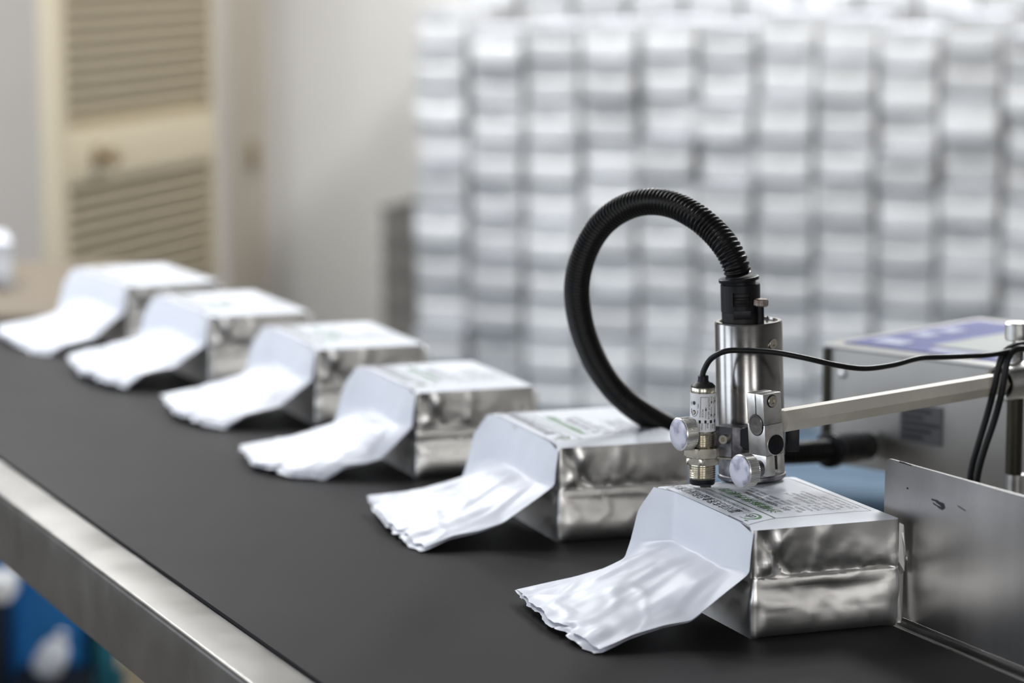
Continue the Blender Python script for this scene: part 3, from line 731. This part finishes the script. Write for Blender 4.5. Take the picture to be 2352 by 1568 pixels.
# band between with an opening facing the camera
SEG = 48; vs_ = []; fs = []; aw0, aw1 = math.radians(-90-27), math.radians(-90+27)
angs = [aw1 + (2*math.pi-(aw1-aw0))*i/40 for i in range(41)]
for a in angs:
    for rr, zz in ((r0, zB), (r0, zC), (r0-5*k, zC), (r0-5*k, zB)): vs_.append((gx+rr*math.cos(a), rr*math.sin(a), zz))
for i in range(40):
    for j in range(4): fs.append((i*4+j, (i+1)*4+j, (i+1)*4+(j+1) % 4, i*4+(j+1) % 4))
fs += [(0, 1, 2, 3), (163, 162, 161, 160)]
gb.add(vs_, fs); gb.build('gland_body', M['blackp'], ph)
MB().lathe([(36*k, zB), (36*k, zB+4*k), (38.5*k, zB+8*k), (38.5*k, zB+12*k), (35*k, zB+14*k), (35*k, zB+18*k), (38.5*k, zB+21*k), (38.5*k, zB+25*k), (36*k, zC)], Matrix.Translation((gx, 0, 0)), 40).build('gland_clip', M['dusty'], ph)
MB().box((gx-20*k, -r0-0.6*k, zA-14*k), (gx+20*k, -r0+4*k, zA+6*k), bev=0.0006).build('gland_tab', M['blackp'], ph)
Mf = Matrix.Translation((gx-2*k, 0, zD+3*k)) @ Matrix.Rotation(math.radians(-5), 4, 'Y')
MB().lathe([(38*k, -2*k), (38*k, 5*k), (46*k, 5.5*k), (46.5*k, 7*k), (46.5*k, 13*k), (45*k, 14*k), (30*k, 14*k)], Mf, 48).build('gland_flange', M['blackp'], ph)
def gear_knob(mb, M4, R, h, teeth, depth, mi=0):
    n = teeth*4; prof = []
    for i in range(n):
        r = R if i % 4 in (0, 1) else R-depth; a = 2*math.pi*i/n; prof.append((r*math.cos(a), r*math.sin(a)))
    mb.prism(prof, 0.0008, h-0.0008, M4, mi)
    mb.lathe([(R-depth-0.0006, 0), (R-depth, 0.0008)], M4, 64, mi); mb.lathe([(R-depth, h-0.0008), (R-depth-0.0006, h), (R-depth-0.0012, h)], M4, 64, mi)
sx, sy = 25*k, -0.0105
MB().lathe([(8.3*k, PH-0.0014), (8.3*k, PH+36*k)], Matrix.Translation((sx, sy, 0)), 20).build('thumb_screw_stem', M['blackp'], ph)
sb = MB(); gear_knob(sb, Matrix.Translation((sx+1*k, sy, PH+36*k)) @ Matrix.Rotation(math.radians(4), 4, 'Y'), 17*k, 17*k, 30, 0.00025)
sb.build('thumb_screw_head', M['rust'], ph, angle=20)
def socket_head(name, origin, zdir, R, h, m, parent, hexr=0.52):
    """socket screw: a ring head with a hexagonal recess"""
    mb = MB(); M4 = axis_matrix(origin, zdir); hx = []; rr = R*hexr; seg = 36
    mb.lathe([(R, 0), (R, h*0.82), (R*0.93, h)], M4, seg, cap=False)
    vs_ = []; 
    for i in range(seg): a = 2*math.pi*i/seg; vs_.append(M4 @ Vector((R*0.93*math.cos(a), R*0.93*math.sin(a), h)))
    def hexp(a):
        b = (a % (math.pi/3))-math.pi/6; return rr*math.cos(math.pi/6)/math.cos(b)
    for i in range(seg): a = 2*math.pi*i/seg; vs_.append(M4 @ Vector((hexp(a)*math.cos(a), hexp(a)*math.sin(a), h)))
    for i in range(seg): a = 2*math.pi*i/seg; vs_.append(M4 @ Vector((hexp(a)*math.cos(a), hexp(a)*math.sin(a), h*0.3)))
    fs = [(i, (i+1) % seg, seg+(i+1) % seg, seg+i) for i in range(seg)] + [(seg+i, seg+(i+1) % seg, 2*seg+(i+1) % seg, 2*seg+i) for i in range(seg)] + [tuple(2*seg+i for i in range(seg))]
    mb.add(vs_, fs); return mb.build(name, m, parent, angle=30)
aS = math.radians(-90+39)
zS = PH - 47*k
socket_head('socket_screw', (PR*math.cos(aS)-0.0002*math.cos(aS), PR*math.sin(aS)-0.0002*math.sin(aS), zS), (math.cos(aS), math.sin(aS), 0), 11.5*k, 4.5*k, M['nickel'], ph)
MB().lathe([(3*k, PH-0.002), (3*k, PH+3*k), (1*k, PH+5*k)], Matrix.Translation((45*k, 0.010, 0)), 12).build('small_stud', M['steel'], ph)

# ------------------------------------------------------------------ corrugated hose
hp = [(1696, 632, 2.075), (1688, 604, 2.075), (1668, 566, 2.08), (1638, 530, 2.09), (1598, 497, 2.10), (1550, 472, 2.115), (1500, 463, 2.13), (1450, 471, 2.145), (1402, 497, 2.16),
      (1362, 541, 2.175), (1336, 598, 2.19), (1325, 660, 2.205), (1330, 722, 2.22), (1346, 782, 2.235), (1372, 838, 2.25), (1408, 890, 2.265), (1452, 932, 2.28), (1500, 963, 2.31),
      (1553, 990, 2.34), (1620, 1018, 2.36), (1700, 1034, 2.37), (1780, 1040, 2.38), (1850, 1038, 2.392), (1903, 1034, 2.405)]
path = resample(catmull([W(*p) for p in hp], 14), 0.00058)
PITCH = 6; HR = 0.0103
def hose_r(i):
    ph_ = (i % PITCH)/PITCH; return HR-0.0015*(0.5-0.5*math.cos(2*math.pi*ph_))**1.6
hose = MB().tube(path, hose_r, seg=28).build('corrugated_hose', M['hose'], angle=80)
tag(hose, 'thick black corrugated hose looping up and back into the print head', 'hose')

# ------------------------------------------------------------------ photoelectric sensor
SY = 2.04
s0 = W(1614, 1000, SY); sk_ = (W(1645, 1000, SY).x-W(1583, 1000, SY).x)/62
SZ = lambda y: W(1614, y, SY-0.009).z
SB_ = SZ(1116)
sn = thing('photoelectric_sensor', 'small threaded barrel sensor with a white printed label beside the print head', 'sensor', (s0.x, SY, SB_))
zz = lambda y: SZ(y)-SB_
RT = 31*sk_
MB().lathe([(28*sk_, zz(1116)), (29.5*sk_, zz(1113)), (29.5*sk_, zz(1104)), (28*sk_, zz(1103))], None, 48).build('lens_ring', M['blackp'], sn)
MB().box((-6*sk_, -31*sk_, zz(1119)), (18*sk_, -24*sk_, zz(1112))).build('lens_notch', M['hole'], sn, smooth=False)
def thread(y0, y1, name):
    prof = [(28.5*sk_, zz(y0))]; z = zz(y0)+0.0005; p = 0.00165
    while z < zz(y1)-p: prof += [(29.2*sk_, z), (RT, z+p*0.35), (RT, z+p*0.5), (29.2*sk_, z+p*0.85)]; z += p
    prof.append((28.5*sk_, zz(y1))); MB().lathe(prof, None, 56).build(name, M['nickel'], sn, angle=20)
thread(1103, 1068.2, 'thread'); thread(1029.8, 997, 'thread')
MB().lathe([(28*sk_, zz(1068)), (28*sk_, zz(1030))], None, 40).build('core', M['nickel'], sn)
def hexnut(z0, z1, R, name, rot):
    mb = MB(); n = 60; vs_ = []; rin = 28.2*sk_
    def hr(a): b = ((a-rot) % (math.pi/3))-math.pi/6; return R*math.cos(math.pi/6)/math.cos(b)
    for rr, z in (('i', z0), ('o', z0), ('m', z0+0.0008), ('m', z1-0.0008), ('o', z1), ('i', z1)):
        for i in range(n):
            a = 2*math.pi*i/n; r = rin if rr == 'i' else (min(hr(a), R*0.94) if rr == 'o' else hr(a)); vs_.append((r*math.cos(a), r*math.sin(a), z))
    fs = [(r*n+i, r*n+(i+1) % n, (r+1)*n+(i+1) % n, (r+1)*n+i) for r in range(5) for i in range(n)]
    mb.add(vs_, fs); mb.build(name, M['nickel'], sn, angle=25)
hexnut(zz(1052), zz(1030), 44*sk_, 'nut', 0.2); hexnut(zz(1068), zz(1053.5), 43*sk_, 'nut', 0.45)
MB().lathe([(28.5*sk_, zz(997)), (29*sk_, zz(996)), (29*sk_, zz(992.5))], None, 56).build('lower_collar', M['nickel'], sn)
RLb = 29.6*sk_
MB().lathe([(29*sk_, zz(992.5)), (RLb, zz(992.3)), (RLb, zz(905)), (29*sk_, zz(904.8))], None, 72).build('label_sleeve', M['paper'], sn)
MB().lathe([(28.5*sk_, zz(905)), (28.7*sk_, zz(904)), (28.7*sk_, zz(893)), (28*sk_, zz(892))], None, 56).build('upper_collar', M['nickel'], sn)
MB().lathe([(28*sk_, zz(892.5)), (28*sk_, zz(890)), (22*sk_, zz(884)), (13.5*sk_, zz(880.5)), (13*sk_, zz(879))], None, 48).build('end_cap', M['dusty'], sn)
MB().lathe([(12.5*sk_, zz(880)), (12*sk_, zz(867.5)), (10.5*sk_, zz(866))], None, 32).build('cable_boot', M['blackp'], sn)
# label print, wrapped round the barrel: (photo x, y) on the visible front half
RP = RLb+0.00012
def wrap(px, py):
    s = max(-0.995, min(0.995, (px-1614)*sk_/RLb)); a = math.asin(s); return Vector((RP*math.sin(a), -RP*math.cos(a), zz(py)))
sp = MB()
def sline(pts, w):
    for (x0, y0), (x1, y1) in zip(pts, pts[1:]):
        d = Vector((x1-x0, y1-y0)).normalized(); nx_, ny_ = -d.y*w/2, d.x*w/2; n = 4
        for i in range(n):
            xa, ya, xb, yb = x0+(x1-x0)*i/n, y0+(y1-y0)*i/n, x0+(x1-x0)*(i+1)/n, y0+(y1-y0)*(i+1)/n
            q = [wrap(xa-nx_, ya-ny_), wrap(xb-nx_, yb-ny_), wrap(xb+nx_, yb+ny_), wrap(xa+nx_, ya+ny_)]
            sp.add(q, [(0, 1, 2, 3), (3, 2, 1, 0)])
def sarrow(x, y0, y1, w=3.6):        # head with tip at y1
    q = [wrap(x-w/2, y0), wrap(x+w/2, y0), wrap(x, y1)]; sp.add(q, [(0, 1, 2), (2, 1, 0)])
def spoly(pts): q = [wrap(*p) for p in pts]; sp.add(q, [tuple(range(len(q))), tuple(reversed(range(len(q))))])
def sdisc(cx, cy, rx, ry): spoly([(cx+rx*math.cos(a*math.pi/9), cy+ry*math.sin(a*math.pi/9)) for a in range(18)])
def stext(s, x, y, size):            # runs down the barrel
    v, f = text_geo(s, size); sp.add([wrap(x+p.y, y+p.x) for p in v], f)
sline([(1605.5, 959), (1607, 912), (1641, 912)], 0.9); sline([(1631.5, 913), (1631.5, 926)], 0.8); sarrow(1631.5, 922, 929)
sline([(1640, 913), (1640, 922)], 0.8); sarrow(1640, 921, 928, 3)
stext('OUTPUT ≤0.1A', 1623.0, 914, 7.2); stext('D ON', 1634.6, 914, 5.5); stext('MODE', 1608.8, 939.5, 6.6)
sline([(1618.3, 961), (1618.7, 940)], 0.8); sarrow(1618.8, 943, 934, 4)
sline([(1631.5, 935), (1631.2, 955)], 0.8); sarrow(1631.2, 952, 960); sline([(1640, 934), (1640, 955)], 0.7); sarrow(1639.8, 952, 959, 3)
for x in (1605, 1618, 1630.7, 1639.5):
    w = 2.4 if x < 1635 else 1.5
    spoly([(x-w, 965), (x+w, 965), (x+w, 972), (x-w, 972)]); sline([(x, 972), (x, 987.5)], 0.7)
stext('White', 1608.3, 971, 6.0); stext('Black', 1621.2, 971, 6.0); stext('Blue', 1633.6, 975, 5.4); stext('DC', 1635.0, 954, 4.5)
stext('MIN.', 1599.2, 927.5, 5.6); stext('MAX', 1586.2, 923, 4.6)
sdisc(1592.6, 926.5, 2.9, 4.5)
sdisc(1592.4, 948, 3.6, 5.6)
sline([(1587.3, 940), (1587.5, 950), (1590, 955.5), (1593.5, 957.3), (1597.5, 954), (1600, 948), (1600, 943)], 1.0)
sline([(1588, 964), (1596, 964.5), (1596, 978), (1588, 976.5), (1588, 964)], 0.6); sline([(1593.5, 966), (1593.5, 974)], 1.5); sline([(1590, 967), (1590, 974)], 1.5)
sp.build('label_print', M['ink_black'], sn, smooth=False)
MB().lathe([(4*sk_, -0.0002), (4*sk_, 0.0006), (2.2*sk_, 0.0006)], axis_matrix(wrap(1592.4, 948), (wrap(1592.4, 948).x, wrap(1592.4, 948).y, 0)), 20).build('trim_screw', M['nickel'], sn)

# ------------------------------------------------------------------ clamp assembly that carries head and sensor
NL = Vector((-0.81, -0.586, 0)).normalized(); NR = Vector((-NL.y, NL.x, 0)); NR = NR if NR.y < 0 else -NR
CE = W(1757, 1000, 1.992)
cl = thing('clamp_block', 'bright aluminium two-bore clamp block with hex rod and socket screw', 'clamp', (CE.x, CE.y, 0), rot=(0, 0, 0))
zc = lambda y: W(1757, y, 1.995).z
wl, wr = 0.0185, 0.0172
tilt = Matrix.Translation((0, 0, zc(1000))) @ Matrix.Rotation(math.radians(-3.6), 4, 'Y') @ Matrix.Translation((0, 0, -zc(1000)))
# block frame: x along the right face (away from the edge), y along the left face, z up; the edge towards the camera is the origin
ex = -NL; ey = -NR
MBk = tilt @ Matrix(((ex.x, ey.x, 0, 0), (ex.y, ey.y, 0, 0), (0, 0, 1, 0), (0, 0, 0, 1)))
zt0, zb0 = zc(905), zc(1094)
def cb(lo, hi, name, m, bev=0.0009): return MB().box(lo, hi, MBk, bev=bev).build(name, m, cl)
# upper part: split by a slot that opens the left face; lower part: split by a slot in the right face
zm = zc(1000)
slot = 0.0009; yl = wl*0.48
zp = zc(976)
cb((0, 0, zp), (wr, yl-slot/2, zt0), 'upper_jaw', M['alu']); cb((0, yl+slot/2, zp), (wr, wl, zt0), 'upper_jaw', M['alu'])
xl = wr*0.55; zq = zc(1046)
cb((0, 0, zq+0.00005), (wr, wl, zp-0.00005), 'web', M['alu'], 0.0004)
cb((0, 0, zb0), (xl-0.0011, wl, zq), 'lower_jaw', M['alu']); cb((xl+0.0011, 0, zb0+0.0012), (wr, wl, zq), 'lower_jaw', M['alu'])
cb((0.001, 0.001, zb0+0.004), (wr-0.001, wl-0.001, zt0-0.003), 'inner_core', M['hole'], 0)  # black filler box paints the shade seen in the slots
def on_left(y, z, d): return MBk @ Vector((-d, y, z))       # outward of the left face
def on_right(x, z, d): return MBk @ Vector((x, -d, z))
nL = (MBk.to_3x3() @ Vector((-1, 0, 0))).normalized(); nR = (MBk.to_3x3() @ Vector((0, -1, 0))).normalized()
o = on_left(yl, zc(977), 0.0)
MB().lathe([(0.0079, -0.004), (0.0079, 0.0002), (0.0077, 0.00025)], axis_matrix(o, nL), 48).build('rod_end_gap', M['hole'], cl)  # black disc gives the gap its shade
MB().lathe([(0.0074, 0.0), (0.0074, 0.0006), (0.0069, 0.0009), (0.005, 0.00075), (0.003, 0.0009), (0.001, 0.0007)], axis_matrix(o, nL), 48).build('rod_end', M['steel'], cl)
o = on_right(wr*0.47, zc(923), 0.0)
MB().lathe([(0.0047, -0.003), (0.0047, 0.00015), (0.0046, 0.0002)], axis_matrix(o, nR), 40).build('counterbore', M['hole'], cl)  # flat black disc, the recess shade put into its colour
socket_head('socket_screw', on_right(wr*0.47, zc(923), 0.0002), nR, 0.0040, 0.0012, M['nickel'], cl, 0.5)
o = on_right(wr*0.56, zc(1024), 0.0)
MB().lathe([(0.0078, -0.003), (0.0078, 0.00012), (0.0075, 0.0003)], axis_matrix(o, nR), 48).build('bore_rim', M['alu'], cl)
MB().lathe([(0.0073, 0.0), (0.0073, 0.0005), (0.0071, 0.0006)], axis_matrix(o, nR), 48).build('bore_plug', M['blackp'], cl)
def knurled(name, label, face_px, Y, zdir, R, h, stem):
    f = W(face_px[0], face_px[1], Y); zd = Vector(zdir).normalized()
    t = thing(name, label, 'knob', f - zd*h)
    Mk_ = axis_matrix((0, 0, 0), zd); mb = MB(); gear_knob(mb, Mk_, R, h, 60, 0.00035); mb.build('knurled_rim', M['alu'], t, angle=15)
    MB().lathe([(R-0.0013, h-0.0006), (R-0.0013, h+0.00015), (R-0.0020, h+0.0004), (R*0.5, h+0.0003)], Mk_, 64).build('face', M['alu_ink'], t)
    MB().lathe([(R*0.5, -stem), (R*0.5, -0.0036), (R*0.62, -0.0035), (R*0.62, 0.0007)], Mk_, 40).build('stem', M['steel_dark'], t)
    return t
knurled('thumb_knob', 'ink-stained knurled thumb knob low in front of the clamp block', (1699, 1082), 1.972, NL, 0.0122, 0.0098, 0.0085)
knurled('thumb_knob', 'ink-stained knurled thumb knob left of the sensor', (1558, 997), 2.032, Vector((-0.857, -0.515, 0)), 0.0122, 0.0105, 0.0190)
# dark bracket round the lower barrel
e2 = W(1706, 1010, 2.030)
br = thing('sensor_bracket', 'ink-blackened steel bracket between sensor and print head', 'bracket', (e2.x, e2.y, 0))
f1 = Vector((-0.90, 0.436, 0)); f2 = Vector((0.436, 0.90, 0))
Mb_ = Matrix(((f1.x, f2.x, 0, 0), (f1.y, f2.y, 0, 0), (0, 0, 1, 0), (0, 0, 0, 1)))
zd_ = lambda y: W(1706, y, 2.03).z
MB().box((0.0, 0.0, zd_(1052)), (0.0215, 0.0135, zd_(983)), Mb_, bev=0.0006).build('bracket_block', M['block'], br)
MB().box((0.0085, -0.0008, zd_(1051)), (0.0213, -0.0001, zd_(984)), Mb_).build('worn_face', M['steel_dark'], br, smooth=False)
MB().box((0.002, -0.006, zd_(1054.5)), (0.034, 0.010, zd_(1051.8)), Mb_).build('sensor_plate', M['nickel'], br, smooth=False)
so = Mb_ @ Vector((0.0135, -0.0008, zd_(1010)))
socket_head('socket_screw', so, (-f2.x, -f2.y, 0), 0.0035, 0.0042, M['nickel'], br, 0.5)
bx0 = W(1808, 985, 2.045); bx1 = W(1836, 1037, 2.045)
MB().box((bx0.x-e2.x, bx0.y-e2.y, bx1.z), (bx1.x-e2.x, bx0.y-e2.y+0.015, bx0.z), bev=0.0008).build('rear_block', M['blackp'], br)
c_ = W(1722, 1003, 2.035); MB().lathe([(0.0085, 0), (0.0085, 0.012), (0.0075, 0.013)], axis_matrix((c_.x-e2.x+0.004, c_.y-e2.y+0.004, c_.z), (-0.55, -0.83, 0)), 32).build('pivot_boss', M['blackp'], br)

# ------------------------------------------------------------------ hexagonal arm rod and the joint on the post
RA = W(1793, 966, 2.010); RB = W(2300, 880, 2.165); RB.z = RA.z + (RB.z-RA.z)
hexrod = MB(); d = (RB-RA); Mx = axis_matrix(RA, d)
hexrod.prism([(0.0088*math.cos(math.pi/6+i*math.pi/3), 0.0088*math.sin(math.pi/6+i*math.pi/3)) for i in range(6)], 0.0, d.length, Mx)
hr = hexrod.build('hex_arm_rod', M['hexrod'], smooth=False); tag(hr, 'grey hexagonal steel rod reaching from the clamp block to the right-hand post', 'rod')
jt = thing('post_joint', 'grey metal cross joint with top knob at the right picture edge', 'joint', (RB.x, RB.y, RB.z))
dj = d.normalized()
Mj = axis_matrix(dj*0.000, dj); RJ = 0.0145
# sleeve with an open mouth towards the rod
js = MB(); js.lathe([(RJ-0.0022, 0.004), (RJ-0.0022, -0.001), (RJ-0.0005, -0.002), (RJ, -0.001), (RJ, 0.045)], Mj, 48, cap=False); js.build('sleeve', M['alu'], jt)
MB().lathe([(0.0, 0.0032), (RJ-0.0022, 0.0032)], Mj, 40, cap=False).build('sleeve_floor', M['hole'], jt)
for sg in (-1, 1):
    MB().box((-0.0115, -0.0012+sg*0.004, 0.0), (-0.0088, 0.0012+sg*0.004, 0.0035), Mj).build('key_tooth', M['alu'], jt, smooth=False)
kn = W(2340, 740, 2.19)-RB
MB().lathe([(0.0095, kn.z-0.014), (0.0105, kn.z-0.013), (0.0105, kn.z-0.001), (0.0095, kn.z), (0.0, kn.z)], Matrix.Translation((kn.x, kn.y, 0)), 40).build('top_knob', M['alu'], jt)
MB().lathe([(0.0045, 0.0), (0.0045, kn.z-0.0135)], Matrix.Translation((kn.x, kn.y, 0)), 24).build('top_knob_stem', M['steel'], jt)
pt = W(2332, 920, 2.185); pbm = W(2345, 1090, 2.185)
po = thing('support_post', 'dark post with pale lower sleeve under the cross joint', 'post', (pt.x, pt.y, FLOOR_Z+0.001))
MB().lathe([(0.0065, pbm.z-FLOOR_Z), (0.0065, RB.z-0.006-FLOOR_Z)], None, 32).build('dark_shaft', M['olive'], po)
MB().lathe([(0.03, 0.0), (0.03, 0.008), (0.0078, 0.0085), (0.0078, pbm.z-0.0003-FLOOR_Z)], Matrix.Translation((0.002, 0, 0)), 32).build('pale_sleeve', M['alu'], po)

# ------------------------------------------------------------------ sensor cable with its two strands over the joint
cp = [W(1613, 868, 2.04), W(1617, 850, 2.04), W(1634, 823, 2.038), W(1668, 806, 2.034), (W(1720, 805, 2.034)), W(1780, 809, 2.034), W(1850, 822, 2.035), W(1920, 838, 2.04), W(1985, 846, 2.05), W(2050, 838, 2.07), W(2115, 822, 2.09),
      W(2190, 819, 2.11), W(2270, 815, 2.13), W(2320, 806, 2.14), W(2365, 798, 2.15), W(2410, 806, 2.17), W(2440, 850, 2.185), W(2446, 960, 2.19), W(2446, 1200, 2.19)]
ca_ = MB().tube(resample(catmull(cp, 10), 0.0022), 0.0021, 14).build('sensor_cable', M['cable']); tag(ca_, 'thin black cable arching from the sensor over to the right-hand joint', 'cable')
for nm, lab, pts in (('hanging_cable', 'black cable strand hanging from the joint, left of the two', [(2432, 960, 2.205), (2430, 870, 2.20), (2412, 808, 2.185), (2382, 790, 2.165), (2352, 790, 2.150), (2326, 796, 2.145), (2305, 812, 2.140), (2293, 845, 2.138), (2284, 890, 2.138), (2268, 950, 2.14), (2247, 1020, 2.14), (2232, 1075, 2.14), (2226, 1130, 2.14), (2224, 1220, 2.14), (2226, 1500, 2.14)]),
                     ('hanging_cable', 'black cable strand hanging from the joint, right of the two', [(2420, 960, 2.222), (2418, 880, 2.215), (2400, 824, 2.195), (2378, 803, 2.16), (2356, 800, 2.143), (2332, 803, 2.140), (2316, 822, 2.136), (2308, 858, 2.134), (2300, 905, 2.134), (2284, 965, 2.136), (2262, 1030, 2.136), (2247, 1085, 2.136), (2241, 1140, 2.136), (2240, 1220, 2.136), (2242, 1500, 2.136)])):
    o = MB().tube(resample(catmull([W(*p) for p in pts], 10), 0.0025), 0.0026, 14).build(nm, M['cable']); tag(o, lab, 'cable', 'cables hanging from the joint')

# ------------------------------------------------------------------ control box
CB = W(1890, 787, 2.50); bang = math.radians(-45.0)
bx = thing('control_box', 'brushed steel control box with lilac keypad on top behind the rod', 'control box', (CB.x, CB.y, CB.z-0.108), bang)
BL, BD, BH = 0.30, 0.235, 0.108
MB().box((0.004, 0.004, 0.0), (BL-0.004, BD-0.004, BH-0.0045)).build('case', M['boxsteel'], bx, smooth=False)
MB().box((0.0, 0.0, BH-0.0042), (BL, BD, BH), bev=0.0015).build('lid', M['boxsteel'], bx)
MB().box((-0.0005, 0.0005, 0.004), (0.0035, BD-0.004, BH-0.0046)).build('side_seam', M['olive'], bx, smooth=False)
MB().box((0.0, 0.0003, 0.003), (0.0055, 0.0037, BH-0.0047)).build('corner_strip', M['olive'], bx, smooth=False)
kp = MB().box((0.014, 0.012, BH+0.0001), (BL-0.02, BD-0.02, BH+0.0012)).build('keypad', M['keypad'], bx, smooth=False)
MB().box((0.085, 0.045, BH+0.0013), (BL-0.055, BD-0.075, BH+0.0019)).build('display_field', M['keypad_grey'], kp, smooth=False)
for x0, x1, y0, y1 in ((0.03, 0.062, 0.03, 0.055), (0.03, 0.05, 0.085, 0.11), (0.03, 0.05, 0.125, 0.15), (0.10, 0.15, 0.018, 0.034), (0.17, 0.215, 0.018, 0.034), (0.10, 0.145, BD-0.058, BD-0.036), (0.17, 0.20, BD-0.058, BD-0.036)):
    MB().box((x0, y0, BH+0.0013), (x1, y1, BH+0.0018)).build('key', M['keypad_pale'], kp, smooth=False)
MB().lathe([(0.0042, 0), (0.0042, 0.001), (0.003, 0.0028), (0.0, 0.0032)], axis_matrix((0.020, 0.004, BH-0.026), (0, -1, 0)), 20).build('rivet', M['alu'], bx)
lp = MB().box((0.085, 0.0028, 0.030), (0.130, 0.0039, 0.064)).build('rating_plate', M['plate_label'], bx, smooth=False)
for i in range(5):
    MB().box((0.088, 0.0024, 0.034+i*0.0058), (0.110+0.017*((i*7) % 3)/2, 0.0027, 0.0368+i*0.0058)).build('rating_print', M['ink_black'], lp, smooth=False)
# stand below the box
MB().box((0.10, 0.10, CB.z*0+FLOOR_Z-(CB.z-0.108)+0.001), (0.15, 0.15, -0.0005)).build('stand', M['boxsteel'], bx, smooth=False)
# hose socket on the box face
hc = thing('hose_coupling', 'black coupling where the hose enters the control box', 'coupling', W(1903, 1034, 2.405))
de = (W(2005, 1022, 2.462)-W(1903, 1034, 2.405)); Mh = axis_matrix((0, 0, 0), de); Ld = de.length
MB().lathe([(0.0108, -0.002), (0.0150, -0.001), (0.0155, 0.001), (0.0155, 0.006), (0.0145, 0.0075), (0.0130, 0.008)], Mh, 40).build('flange', M['blackp'], hc)
MB().lathe([(0.0135, 0.008), (0.0135, Ld*0.55), (0.0125, Ld*0.6), (0.0125, Ld*0.85)], Mh, 40).build('barrel', M['dusty'], hc)
